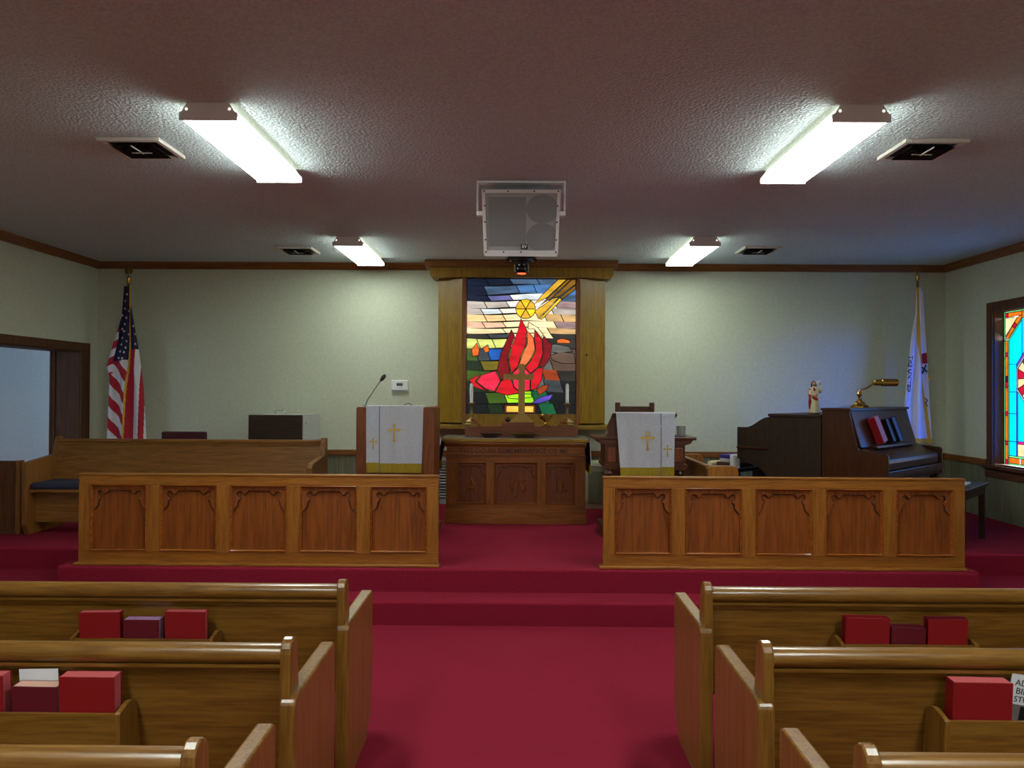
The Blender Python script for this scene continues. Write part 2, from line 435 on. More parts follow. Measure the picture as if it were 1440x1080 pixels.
wpane([(.30, 2.002), (.357, 2.06), (WW/2, 2.06), (WW/2, 2.375), (.30, 2.375)], 'cyan')
# bottom border and square
wpane([(.078, h0), (WW/2, h0), (WW/2, h0+.016), (.078, h0+.016)], 'green')
for k in range(2): wpane([(.08+k*.2, h0+.016), (.26+k*.2 if k == 0 else WW/2, h0+.016), (.26+k*.2 if k == 0 else WW/2, h0+.075), (.08+k*.2, h0+.075)], 'amber')
wpane([(.08, h0+.075), (WW/2, h0+.075), (WW/2, h0+.095), (.08, h0+.095)], 'green')
wpane([(.232, h0+.095), (WW/2, h0+.095), (WW/2, 1.12), (.232, 1.12)], 'cream')
wpane([(.232, 1.12), (WW/2, 1.12), (WW/2, 1.145), (.232, 1.145)], 'pink')
wpane([(.232, 1.145), (WW/2, 1.145), (WW/2, 1.508), (.367, 1.508), (.232, 1.643)], 'cyan')
# clipped top corners and top border
wpane([(.012, 2.16), (.095, 2.16), (.30, 2.355), (.30, 2.375), (.085, 2.175), (.03, 2.175)], 'green')
wpane([(.03, 2.18), (.085, 2.18), (.19, 2.277), (.14, 2.30)], 'amber')
wpane([(.14, 2.30), (.19, 2.277), (.225, 2.31), (.18, 2.34)], 'red')
wpane([(.18, 2.34), (.225, 2.31), (.30, 2.378), (.30, 2.40), (.25, 2.40)], 'amber')
wpane([(.03, 2.20), (.23, 2.39), (.03, 2.39)], 'cream')
wpane([(.03, 2.395), (.08, 2.395), (.08, h1-.015), (.03, h1-.015)], 'red')
wpane([(.08, 2.395), (.30, 2.402), (.30, h1-.015), (.08, h1-.015)], 'amber')
wpane([(.30, 2.375), (WW/2, 2.375), (WW/2, h1-.015), (.30, h1-.015)], 'amber')
wpane([(.03, h1-.014), (WW/2, h1-.014), (WW/2, h1), (.03, h1)], 'green')
# octagonal sunburst medallion
mc = (WW/2, 1.77); R8 = .262
oc = [(mc[0]+R8*1.08*math.cos(PI/8+k*PI/4), mc[1]+R8*1.08*math.sin(PI/8+k*PI/4)) for k in range(8)]
for k in range(8):
    a, b = oc[k], oc[(k+1) % 8]
    for j in range(2):
        p = (a[0]+(b[0]-a[0])*j/2, a[1]+(b[1]-a[1])*j/2); q = (a[0]+(b[0]-a[0])*(j+1)/2, a[1]+(b[1]-a[1])*(j+1)/2)
        sc = lambda v, t: (mc[0]+(v[0]-mc[0])*t, mc[1]+(v[1]-mc[1])*t)
        wpane([sc(p, .32), sc(q, .32), sc(q, .92), sc(p, .92)], ['red', 'cream'][(k*2+j) % 2], False)
    wpane([sc(a, .94), sc(b, .94), b, a], 'white', False)
wpane([(mc[0]+.09*math.cos(k*PI/4+PI/8), mc[1]+.09*math.sin(k*PI/4+PI/8)) for k in range(8)], 'gold', False)
obj('lead_came', came, 'lead', win)

# ------------------------------------------------------------------ fluorescent ceiling lamps
def lamp(x, y0, y1, label, lens='lens'):
    t = thing('ceiling_lamp', label, 'ceiling lamp', (x, (y0+y1)/2, ZC), 0, 'fluorescent ceiling lamps')
    w = .148
    obj('housing', B(x-.09, x+.09, y0+.01, y1-.01, ZC-.05, ZC), 'enamel', t)
    for sg in (-1, 1):
        obj('side_lens', P([(x+sg*(w-.004), ZC-.0635), (x+sg*(w-.005), ZC-.048), (x+sg*(w-.042), ZC-.001), (x+sg*.088, ZC-.001), (x+sg*.088, ZC-.0635)], 'y', y0+.008, y1-.008), 'lens_side', t)
    prof = [(-w+.004, -.064), (-w+.004, -.074), (-w+.014, -.084), (w-.014, -.084), (w-.004, -.074), (w-.004, -.064)]
    obj('diffuser', P([(x+a, ZC+b) for a, b in prof], 'y', y0+.008, y1-.008), lens, t)
    cap = [(-w, -.05), (-w, -.088), (w, -.088), (w, -.05), (w-.012, -.046), (w-.04, 0), (-w+.04, 0), (-w+.012, -.046)]
    for k, yy in enumerate((y0, y1)):
        c = obj('end_cap', P([(x+a, ZC+b) for a, b in cap], 'y', yy-.004, yy+.008), 'enamel', t)
        yo = yy-.005
        if k == 0:
            for sx in (-1, 1):
                obj('light_hole', put(L([(.0075, 0), (.0065, .003), (.002, .004)], n=10), (x+sx*.11, yo+.001, ZC-.032), rx=PI/2), 'lens_side', c)
lamp(-1.585, 4.035, 5.25, 'long white fluorescent lamp on the ceiling, nearest on the left')
lamp(1.735, 4.035, 5.235, 'long white fluorescent lamp on the ceiling, nearest on the right')
lamp(-1.625, 7.56, 8.75, 'far fluorescent lamp on the left, close to the back wall', 'lens_far')
lamp(1.755, 7.49, 8.68, 'far fluorescent lamp on the right, close to the back wall', 'lens_far')
for yy, nm in ((.45, 'above the nearest pews'), (-3.1, 'at the rear of the nave')):
    lamp(-1.585, yy, yy+1.2, 'fluorescent ceiling lamp outside the frame, left, '+nm)
    lamp(1.735, yy, yy+1.2, 'fluorescent ceiling lamp outside the frame, right, '+nm)

# ceiling vents
def vent(x, y, label):
    t = thing('ceiling_vent', label, 'vent', (x, y, ZC), 0, 'ceiling air vents')
    a = .185
    obj('frame', Bs((x-a, x-a+.03, y-a, y+a, ZC-.022, ZC), (x+a-.03, x+a, y-a, y+a, ZC-.022, ZC), (x-a+.03, x+a-.03, y-a, y-a+.03, ZC-.022, ZC), (x-a+.03, x+a-.03, y+a-.03, y+a, ZC-.022, ZC)), 'vent_metal', t, bevel=.004)
    obj('backing', B(x-a+.03, x+a-.03, y-a+.03, y+a-.03, ZC-.004, ZC), 'vent_dark', t)
    for r0 in (.125, .085, .045):
        bm = nb()
        for k in range(4):
            an = k*PI/2; c, s = math.cos(an), math.sin(an)
            q = [(-r0, r0), (r0, r0), (r0-.028, r0-.028), (-r0+.028, r0-.028)]
            vs = [bm.verts.new((x+c*u-s*v, y+s*u+c*v, ZC-.035+(.0 if j < 2 else .028))) for j, (u, v) in enumerate(q)]
            f = bm.faces.new(vs)
        r = bmesh.ops.solidify(bm, geom=bm.faces[:], thickness=.002)
        obj('louver', bm, 'vent_dark', t)
    obj('damper_lever', Bs((x-.003, x+.003, y-.14, y+.02, ZC-.04, ZC-.034), (x-.06, x+.06, y-.003, y+.003, ZC-.04, ZC-.036)), 'vent_metal', t)
vent(-2.27, 4.77, 'square white ceiling vent beside the near left lamp')
vent(2.40, 4.75, 'square white ceiling vent beside the near right lamp')
vent(-2.29, 8.25, 'small dark ceiling vent beside the far left lamp')
vent(2.44, 8.12, 'small dark ceiling vent beside the far right lamp')

# ------------------------------------------------------------------ hanging loudspeaker
spk = thing('loudspeaker', 'grey loudspeaker hung from the ceiling in a white yoke above the aisle', 'loudspeaker', (.015, 5.6, ZC))
tilt = math.radians(9)
def sp(bm):   # local frame: x right, y = depth behind the front, z up, origin at the front's top centre
    return xform(bm, Matrix.Translation((.017, 5.46, 3.005)) @ Matrix.Rotation(tilt, 4, 'X'))
wt, wbm, hs = .272, .258, .435
bm = nb()
fr = [(-wt, 0), (wt, 0), (wbm, -hs), (-wbm, -hs)]
A = [bm.verts.new((x, .012, z)) for x, z in fr]; Bv = [bm.verts.new((x*.72, .34, z*.92-.02)) for x, z in fr]
bm.faces.new(A); bm.faces.new(Bv[::-1])
for i in range(4): bm.faces.new((A[i], Bv[i], Bv[(i+1) % 4], A[(i+1) % 4]))
cab = obj('cabinet', sp(bm), 'speaker_body', spk, bevel=.006)
ins = inset(fr, .022)
bm = nb()
o_ = [bm.verts.new((x, 0, z)) for x, z in fr]; i_ = [bm.verts.new((x, 0, z)) for x, z in ins]
ob_ = [bm.verts.new((x, .014, z)) for x, z in fr]; ib_ = [bm.verts.new((x, .014, z)) for x, z in ins]
for i in range(4):
    j = (i+1) % 4
    bm.faces.new((o_[i], o_[j], i_[j], i_[i])); bm.faces.new((ob_[i], ib_[i], ib_[j], ob_[j]))
    bm.faces.new((o_[i], ob_[i], ob_[j], o_[j])); bm.faces.new((i_[i], i_[j], ib_[j], ib_[i]))
obj('front_frame', sp(bm), 'speaker_body', spk)
obj('grille', sp(P(inset(fr, .0225), 'y', .007, .012)), 'grille', spk)
obj('horn', sp(B(-.225, .035, .0045, .007, -.385, -.05)), 'grille_dark', spk)
for z in (-.13, -.325):
    pts = [(.147+.112*math.cos(a*PI/12), z+(.1*math.sin(a*PI/12))) for a in range(24)]
    if z < -.3: pts = [(x, max(y, -.41)) for x, y in pts]
    obj('woofer', sp(P(pts, 'y', .0045, .007)), 'grille_dark', spk)
bd = obj('badge', sp(B(.0, .048, -.001, .0045, -.405, -.37)), 'black', spk)
obj('lettering', sp(put(text_bm('EV', .03, .0008, .0006), (.024, -.0015, -.3875), rx=PI/2)), 'white_print', bd)
for k, (x, z) in enumerate([(-.255, -.011), (-.09, -.011), (.09, -.011), (.255, -.011), (-.252, -.11), (-.249, -.22), (-.246, -.34), (-.243, -.424), (.252, -.11), (.249, -.22), (.246, -.34), (.243, -.424), (-.12, -.424), (0, -.424)]):
    obj('screw', sp(put(L([(.006, 0), (.005, .003)], n=8), (x, .0, z), rx=PI/2)), 'black', spk)
obj('skirt', sp(P([(-.256, -hs), (.256, -hs), (.252, -hs-.018), (-.252, -hs-.018)], 'y', .004, .05)), 'speaker_body', spk)
y0 = 5.55
bm = nb()
box(bm, -.292, .326, y0-.035, y0+.035, ZC-.014, ZC)
for s in (-1, 1):
    xo = .017+s*.309
    box(bm, min(xo, xo-s*.012), max(xo, xo-s*.012), y0-.035, y0+.035, 2.87, ZC-.014)
    box(bm, min(xo, xo-s*.06), max(xo, xo-s*.06), y0-.03, y0+.03, 2.84, 2.87)
obj('yoke', bm, 'enamel', spk, bevel=.003)
for s in (-1, 1): obj('pivot_knob', put(L([(.018, 0), (.018, .012), (.01, .016)], n=12), (.017+s*.255, y0, 2.855-.05), ry=s*PI/2), 'black', spk)

# ceiling spotlight in front of the altar window
sl = thing('spotlight', 'black ceiling spotlight with a red glowing rim below the loudspeaker', 'spotlight', (.035, 8.66, ZC))
c0 = (.035, 8.655, ZC)
obj('base_plate', L([(.15, 0), (.17, -.03), (.165, -.05), (.1, -.062), (.09, -.062)], c0, 24), 'black_gloss', sl, smooth=40)
obj('collar', L([(.085, -.045), (.075, -.085), (.06, -.09)], c0, 24), 'black', sl, smooth=40)
obj('barrel', L([(.062, -.085), (.068, -.1), (.068, -.165), (.058, -.178), (.05, -.178)], c0, 24), 'black_gloss', sl, smooth=40)
obj('glowing_rim', L([(.045, -.176), (.05, -.182), (.036, -.187)], c0, 20), 'red_glow', sl)
for a in (-150, -30, -110, -70):
    r = .135 if a in (-150, -30) else .07
    z = -.052 if r > .1 else -.092
    obj('bolt', Ball((.035+r*math.cos(math.radians(a)), 8.66+r*math.sin(math.radians(a)), ZC+z), .014, u=8, v=6), 'chrome', sl, smooth=True)
for s in (-1, 1):
    obj('side_bracket', B(.035+s*.074-.006, .035+s*.074+.006, 8.65, 8.67, ZC-.165, ZC-.085), 'chrome', sl)

# ------------------------------------------------------------------ altar window unit on the back wall
sh = thing('altar_window', 'backlit stained glass panel in a golden oak frame with side shutters above the altar', 'stained glass', (.035, 8.95, 1.19))
HZ0, HZ1 = 2.885, 3.0
obj('cornice', B(-1.04, 1.11, 8.83, YB, HZ1, ZC), 'trim_x', sh, bevel=.008)
hp = [(-.985, HZ1), (-.985, HZ0+.04), (-.975, HZ0+.012), (-.95, HZ0-.008), (-.60, HZ0+.005), (.67, HZ0+.005), (1.02, HZ0-.008), (1.05, HZ0+.012), (1.06, HZ0+.04), (1.06, HZ1)]
obj('header', P(hp, 'y', 8.86, YB), 'shrine_z', sh)
obj('sill', B(-.93, 1.025, 8.80, YB, 1.195, 1.243), 'shrine_x', sh, bevel=.008)
GX0, GX1, GZ0, GZ1 = -.578, .652, 1.362, 2.885
obj('frame_stile', B(-.62, GX0, 8.885, YB, 1.243, HZ0+.005), 'trim_z', sh, bevel=.003)
obj('frame_stile', B(GX1, .69, 8.885, YB, 1.243, HZ0+.005), 'trim_z', sh, bevel=.003)
obj('bottom_rail', B(GX0, GX1, 8.90, YB, 1.243, GZ0), 'shrine_z', sh)
for s, xi, xo in ((-1, -.622, -.905), (1, .692, .985)):
    pts = [(xi, 8.888), (xi, 8.91), (xo, 9.03), (xo, 9.005)]
    d = obj('shutter', P(pts, 'z', 1.262, HZ0-.004), 'shrine_z', sh, bevel=.003)
    if s > 0: obj('knob', Ball((.77, 8.905, 2.03), .012, u=10, v=8), 'black', d, smooth=True)
    obj('side_board', B(min(xo, xo-s*.04), max(xo, xo-s*.04), 9.04, YB, 1.243, HZ0), 'shrine_z', sh)
# glass: generic composition of sky bands, sunrays, a red flame shape, hills and rocks
GW, GH = GX1-GX0, GZ1-GZ0
GP = {'navy': (16, 26, 44), 'blue': (70, 110, 160), 'steel': (62, 84, 110), 'pale': (206, 214, 216), 'violet': (92, 92, 140), 'grey': (176, 166, 156), 'mauve': (150, 124, 124),
      'white': (250, 238, 220), 'peach': (244, 196, 136), 'rose': (232, 180, 150), 'cream': (246, 222, 170), 'tan': (190, 152, 100), 'bark': (34, 32, 28), 'lime': (196, 202, 110),
      'leaf': (90, 170, 50), 'moss': (52, 78, 20), 'deep': (18, 34, 18), 'olive': (104, 92, 20), 'gold': (236, 190, 40), 'ray': (206, 160, 50), 'rayd': (120, 84, 24), 'red': (190, 14, 30),
      'wine': (112, 6, 20), 'pink': (226, 34, 66), 'coral': (236, 112, 64), 'stone': (84, 84, 78), 'slate': (52, 58, 62), 'rock': (80, 60, 50), 'rust': (140, 52, 22), 'iris': (80, 66, 170),
      'acid': (150, 214, 30), 'night': (14, 16, 20), 'teal': (14, 80, 50), 'azure': (24, 80, 160), 'ember': (220, 100, 30), 'plaque': (224, 176, 70)}
for k, c in GP.items(): glass('a_'+k, srgb(*c), BACKLIT, .28, (1.2, 1.2, 5))
lead = nb(); box(lead, GX0, GX1, 8.965, 8.985, GZ0, GZ1)
def gp(p): return (GX0+p[0]/640*GW, GZ1-p[1]/800*GH)
def apane(pts, col, layer=0, ins_=.0048):
    q = [gp((min(max(x, 0), 640), min(max(y, 0), 800))) for x, y in pts]
    yb = 8.965-layer*.0025
    if layer: prism(lead, inset(q, -.003), 'y', yb-.0012, yb+.003)
    obj('pane', P(inset(q, ins_), 'y', yb-.0035, yb), 'g_a_'+col, sh)
def band(y0, y1, cuts, cols, a0=6, a1=6, ph=0):
    f0 = lambda x: y0+(a0*math.sin(x/90+ph) if y0 > 0 else 0)
    f1 = lambda x: y1+(a1*math.sin(x/90+ph+1) if y1 < 800 else 0)
    for i in range(len(cuts)-1):
        x0, x1 = cuts[i], cuts[i+1]; sk0 = 12 if x0 > 0 else 0; sk1 = 12 if x1 < 640 else 0
        top = [(x0-sk0+(x1-sk1-x0+sk0)*k/5, 0) for k in range(6)]; bot = [(x1+sk1+(x0+sk0-x1-sk1)*k/5, 0) for k in range(6)]
        apane([(x, f0(x)) for x, _ in top]+[(x, f1(x)) for x, _ in bot], cols[i])
band(0, 38, [0, 120, 260, 420, 640], ['navy', 'navy', 'steel', 'steel'], 0, 6)
band(38, 92, [0, 110, 300, 400, 640], ['navy', 'steel', 'blue', 'blue'], 6, 8)
band(92, 130, [0, 130, 260, 460, 640], ['navy', 'violet', 'pale', 'steel'], 8, 5)
band(130, 172, [0, 110, 240, 520, 640], ['grey', 'grey', 'white', 'mauve'], 5, 6)
band(172, 208, [0, 90, 200, 500, 640], ['grey', 'pale', 'white', 'grey'], 6, 6)
band(208, 252, [0, 110, 220, 460, 560, 640], ['peach', 'peach', 'cream', 'tan', 'tan'], 6, 5)
band(252, 290, [0, 100, 220, 520, 640], ['rose', 'rose', 'cream', 'mauve'], 5, 5)
band(290, 324, [0, 220, 480, 640], ['cream', 'cream', 'tan'], 5, 4)
band(324, 352, [0, 130, 250, 500, 640], ['bark', 'slate', 'cream', 'bark'], 4, 5)
band(352, 410, [0, 70, 160, 300, 480, 640], ['lime', 'lime', 'lime', 'stone', 'bark'], 5, 5)
band(410, 480, [0, 60, 130, 220, 420, 520, 640], ['moss', 'slate', 'azure', 'leaf', 'stone', 'rock'], 5, 8)
band(480, 540, [0, 90, 240, 430, 500, 640], ['deep', 'olive', 'moss', 'stone', 'rock'], 8, 6)
band(540, 600, [0, 150, 380, 450, 540, 640], ['moss', 'moss', 'slate', 'rust', 'bark'], 6, 8)
band(600, 668, [0, 120, 380, 460, 560, 640], ['deep', 'moss', 'stone', 'slate', 'night'], 8, 6)
band(668, 738, [0, 120, 230, 390, 480, 640], ['night', 'moss', 'acid', 'teal', 'night'], 6, 4)
band(738, 800, [0, 130, 220, 430, 520, 640], ['night', 'deep', 'night', 'teal', 'night'], 4, 0)
# sunrays from the upper right and a sun disc
for pts, c in [([(535, 2), (585, 2), (470, 110), (395, 150), (440, 95)], 'ray'), ([(588, 2), (612, 2), (500, 110), (420, 165), (475, 112)], 'rayd'),
               ([(615, 2), (638, 2), (638, 30), (540, 105), (505, 112)], 'rayd'), ([(503, 115), (538, 108), (480, 175), (420, 235), (398, 190)], 'ray'),
               ([(638, 34), (638, 60), (560, 120), (545, 108)], 'rayd'), ([(542, 112), (558, 122), (500, 180), (440, 240), (425, 238), (484, 176)], 'gold')]:
    apane(pts, c, 1)
for k in range(6):
    a0_, a1_ = k*PI/3, (k+1)*PI/3
    arc = [(345+58*math.cos(a0_+(a1_-a0_)*j/5), 178+58*math.sin(a0_+(a1_-a0_)*j/5)) for j in range(6)]
    apane([(345, 178)]+arc, ['gold', 'ray'][k % 2], 2)
# red flame-like form
for pts, c in [([(318, 235), (352, 300), (350, 380), (320, 450), (300, 520), (262, 560), (248, 480), (268, 390), (300, 310)], 'red'),
               ([(262, 300), (282, 340), (262, 395), (242, 480), (255, 565), (205, 600), (180, 540), (200, 440), (232, 370)], 'wine'),
               ([(355, 305), (392, 350), (402, 420), (372, 480), (340, 520), (304, 522), (326, 452), (356, 382)], 'coral'),
               ([(398, 300), (440, 360), (448, 440), (420, 520), (375, 560), (345, 525), (378, 482), (406, 422), (396, 350)], 'red'),
               ([(362, 255), (420, 290), (450, 330), (436, 348), (396, 296), (358, 298)], 'cream'),
               ([(452, 335), (500, 390), (490, 470), (455, 520), (424, 520), (452, 440), (444, 362)], 'wine'),
               ([(302, 526), (342, 528), (374, 564), (372, 660), (320, 672), (280, 640), (264, 565)], 'pink'),
               ([(255, 570), (278, 642), (316, 674), (240, 690), (170, 670), (205, 604)], 'red'),
               ([(378, 564), (420, 526), (450, 526), (440, 600), (410, 650), (376, 660)], 'red'),
               ([(170, 545), (200, 604), (165, 668), (110, 650), (60, 610), (90, 570)], 'pink'),
               ([(52, 606), (105, 655), (150, 672), (100, 660), (40, 640), (15, 598), (85, 565)], 'red')]:
    apane(pts, c, 2)
# boulders, blossoms and the little plaque
for pts, c in [([(440, 395), (520, 385), (600, 400), (620, 430), (540, 440), (450, 425)], 'stone'), ([(490, 450), (560, 430), (630, 440), (636, 500), (560, 500), (500, 480)], 'rock'),
               ([(410, 650), (450, 630), (485, 625), (470, 660), (425, 690)], 'rust'), ([(380, 735), (430, 700), (510, 680), (490, 715), (430, 738)], 'iris'),
               ([(30, 420), (60, 380), (75, 420), (70, 455), (35, 460)], 'ember'), ([(95, 410), (125, 390), (135, 430), (110, 440)], 'ember'),
               ([(530, 360), (560, 352), (600, 360), (610, 380), (530, 380)], 'ember'), ([(240, 690), (290, 680), (380, 680), (385, 700), (300, 712), (245, 706)], 'acid')]:
    apane(pts, c, 1)
apane([(226, 745), (404, 745), (404, 795), (226, 795)], 'rust', 1)
apane([(234, 751), (396, 751), (396, 790), (234, 790)], 'plaque', 2)
obj('lead_came', lead, 'lead', sh)

# ------------------------------------------------------------------ oak chancel rails
def tracery(bm, x0, x1, ztop, zbot, y0, y1, mid=False):
    """raised spandrel pieces at both top corners of a panel"""
    W_, H_ = x1-x0, ztop-zbot
    half = [(30, 235), (300, 235), (300, 276), (190, 276), (172, 298), (152, 316), (140, 308), (130, 290), (105, 278), (82, 290), (72, 318), (85, 342), (108, 350), (106, 366), (90, 374), (82, 395), (80, 428), (62, 450), (48, 468), (30, 472)]
    for s in (0, 1):
        pts = []
        for a, b in half:
            u = (a-30)/540; v = (b-235)/630
            pts.append((x0+u*W_ if s == 0 else x1-u*W_, ztop-v*H_))
        prism(bm, pts, 'y', y0, y1)
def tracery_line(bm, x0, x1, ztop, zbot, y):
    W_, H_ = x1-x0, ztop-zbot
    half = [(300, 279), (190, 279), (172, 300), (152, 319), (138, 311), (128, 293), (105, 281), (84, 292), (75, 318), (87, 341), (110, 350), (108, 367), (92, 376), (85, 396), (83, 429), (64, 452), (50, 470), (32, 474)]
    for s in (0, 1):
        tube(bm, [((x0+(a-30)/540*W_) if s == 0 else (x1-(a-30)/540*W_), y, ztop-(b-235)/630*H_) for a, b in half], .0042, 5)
def panel_set(parent, x0, x1, z0, z1, yf, m_panel, m_tr, m_bead):
    p = obj('panel', B(x0, x1, yf+.026, yf+.036, z0, z1), m_panel, parent)
    bm = nb(); tracery(bm, x0+.012, x1-.012, z1-.012, z0+.012, yf+.010, yf+.0265)
    tr = obj('tracery', bm, m_tr, p, bevel=.002, seg=1)
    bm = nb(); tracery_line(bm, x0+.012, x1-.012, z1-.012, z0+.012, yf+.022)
    obj('groove_shade_line', bm, 'groove_shade', p)  # dark tube standing in for the shade line along the tracery edge
    bm = nb(); w = .014
    o4 = [(x0, z0), (x1, z0), (x1, z1), (x0, z1)]; i4 = [(x0+w, z0+w), (x1-w, z0+w), (x1-w, z1-w), (x0+w, z1-w)]
    def ring(pts, y): return [bm.verts.new((px, y, pz)) for px, pz in pts]
    h4 = [(x0+w*.35, z0+w*.35), (x1-w*.35, z0+w*.35), (x1-w*.35, z1-w*.35), (x0+w*.35, z1-w*.35)]
    A0, A1, A2, A3, A4 = ring(o4, yf+.026), ring(o4, yf-.003), ring(h4, yf-.010), ring(i4, yf+.002), ring(i4, yf+.026)
    for Ra, Rb in ((A0, A1), (A1, A2), (A2, A3), (A3, A4)):
        for k in range(4): bm.faces.new((Ra[k], Ra[(k+1) % 4], Rb[(k+1) % 4], Rb[k]))
    obj('bead_moulding', bm, m_bead, p)
def chancel_rail(x0, x1, yf, label):
    t = thing('chancel_rail', label, 'chancel rail', ((x0+x1)/2, yf+.03, PZ), 0, 'oak chancel rails')
    n, st, pw = 5, .098, None
    zt, zb = PZ+.668, PZ
    e = .085
    pw = (x1-x0-2*e-(n-1)*st)/n
    obj('top_rail', Bs((x0, x1, yf, yf+.05, zt-.08, zt-.012), (x0-.006, x1+.006, yf-.006, yf+.056, zt-.014, zt)), 'rail_x', t, bevel=.004)
    obj('bottom_rail', B(x0, x1, yf, yf+.05, zb, zb+.105), 'rail_x', t, bevel=.002)
    obj('base_moulding', B(x0-.03, x1+.012, yf-.02, yf+.07, zb, zb+.02), 'rail_x', t, bevel=.006)
    obj('back_board', B(x0, x1, yf+.036, yf+.05, zb+.1, zt-.075), 'rail_x', t)
    xs = x0
    for i in range(n+1):
        w = e if i in (0, n) else st
        obj('stile', B(xs, xs+w, yf, yf+.05, zb+.105, zt-.08), 'rail_z', t, bevel=.002)
        xs += w
        if i < n:
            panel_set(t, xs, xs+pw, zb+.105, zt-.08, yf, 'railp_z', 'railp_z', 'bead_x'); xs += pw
chancel_rail(-3.20, -.572, 5.80, 'long oak chancel rail of five carved panels, left of the aisle')
chancel_rail(.628, 3.245, 5.80, 'long oak chancel rail of five carved panels, right of the aisle')

# ------------------------------------------------------------------ altar table
AX0, AX1, AY = -.69, .66, 7.72
al = thing('altar_table', 'carved wooden altar table with inscription below the stained glass', 'altar', ((AX0+AX1)/2, AY+.3, PZ))
AT = 1.155
obj('table_top', B(AX0-.035, AX1+.03, AY-.03, AY+.62, AT-.03, AT), 'shrine_x', al, bevel=.006)
obj('top_moulding', P([(AY-.015, AT-.03), (AY-.02, AT-.045), (AY, AT-.075), (AY+.02, AT-.08), (AY+.55, AT-.08), (AY+.55, AT-.03)], 'x', AX0-.01, AX1+.008), 'altar_x', al)
ins_b = obj('frieze', B(AX0+.005, AX1-.005, AY+.004, AY+.54, AT-.15, AT-.075), 'altar_x', al)
obj('inscription', put(text_bm('THIS DO IN REMEMBRANCE OF ME', .068, .0006, .003), (-.035, AY+.002, AT-.115), rx=PI/2), 'inscription', ins_b)
obj('frieze_moulding', B(AX0-.002, AX1+.002, AY-.012, AY+.02, AT-.165, AT-.152), 'altar_x', al, bevel=.004)
zb1 = PZ+.135
obj('body', B(AX0+.01, AX1-.01, AY+.036, AY+.52, zb1, AT-.15), 'altar_x', al)
obj('upper_rail', B(AX0, AX1, AY, AY+.035, AT-.225, AT-.162), 'altar_x', al)
obj('lower_rail', B(AX0, AX1, AY, AY+.035, zb1, .525), 'altar_x', al)
obj('maker_plate', B(-.1, .01, AY-.003, AY, AT-.19, AT-.172), 'plate_red', al)
px_ = [(AX0+.1, AX0+.39), (AX0+.465, AX0+.885), (AX0+.965, AX0+1.25)]
last = AX0
for k, (a, b) in enumerate(px_):
    obj('stile', B(last, a, AY, AY+.035, .525, AT-.225), 'altar_z', al); last = b
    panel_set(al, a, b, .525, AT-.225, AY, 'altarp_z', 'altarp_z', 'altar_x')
obj('stile', B(last, AX1, AY, AY+.035, .525, AT-.225), 'altar_z', al)
obj('base', B(AX0-.012, AX1+.012, AY-.015, AY+.54, PZ, zb1-.008), 'altar_x', al, bevel=.004)
obj('base_moulding', B(AX0-.006, AX1+.006, AY-.008, AY+.03, zb1-.01, zb1+.008), 'altar_x', al, bevel=.004)
for (a, b), s, sz in zip(px_, ('\u0391', 'IHS', '\u03a9'), (.15, .15, .15)):
    cx = (a+b)/2; zz = .70
    if s == 'IHS':
        bm = nb()
        tube(bm, [(cx-.075, AY+.024, zz+.07), (cx-.075, AY+.024, zz-.06), (cx-.06, AY+.024, zz-.07)], .008, 6)
        tube(bm, [(cx-.035, AY+.024, zz+.085), (cx-.035, AY+.024, zz-.06)], .008, 6)
        tube(bm, [(cx-.035, AY+.024, zz+.03), (cx-.005, AY+.024, zz+.07), (cx+.025, AY+.024, zz+.055), (cx+.03, AY+.024, zz-.04), (cx+.02, AY+.024, zz-.09), (cx-.005, AY+.024, zz-.115)], .008, 6)
        tube(bm, [(cx+.1, AY+.024, zz+.045), (cx+.08, AY+.024, zz+.06), (cx+.065, AY+.024, zz+.035), (cx+.085, AY+.024, zz), (cx+.1, AY+.024, zz-.03), (cx+.085, AY+.024, zz-.06), (cx+.062, AY+.024, zz-.045)], .008, 6)
    elif k is not None and s == '\u0391':
        bm = nb()
        tube(bm, [(cx-.06, AY+.024, zz-.06), (cx-.035, AY+.024, zz-.055), (cx-.03, AY+.024, zz), (cx, AY+.024, zz+.075), (cx+.03, AY+.024, zz), (cx+.035, AY+.024, zz-.055), (cx+.06, AY+.024, zz-.06)], .008, 6)
        tube(bm, [(cx-.03, AY+.024, zz-.02), (cx+.03, AY+.024, zz-.02)], .007, 6)
    else:
        bm = nb()
        tube(bm, [(cx-.065, AY+.024, zz-.035), (cx-.055, AY+.024, zz-.065), (cx-.02, AY+.024, zz-.06), (cx-.035, AY+.024, zz-.01), (cx-.025, AY+.024, zz+.045), (cx, AY+.024, zz+.075), (cx+.025, AY+.024, zz+.045), (cx+.035, AY+.024, zz-.01), (cx+.02, AY+.024, zz-.06), (cx+.055, AY+.024, zz-.065), (cx+.065, AY+.024, zz-.035)], .008, 6)
    obj('carved_letters', bm, 'bead_x', al, smooth=True)
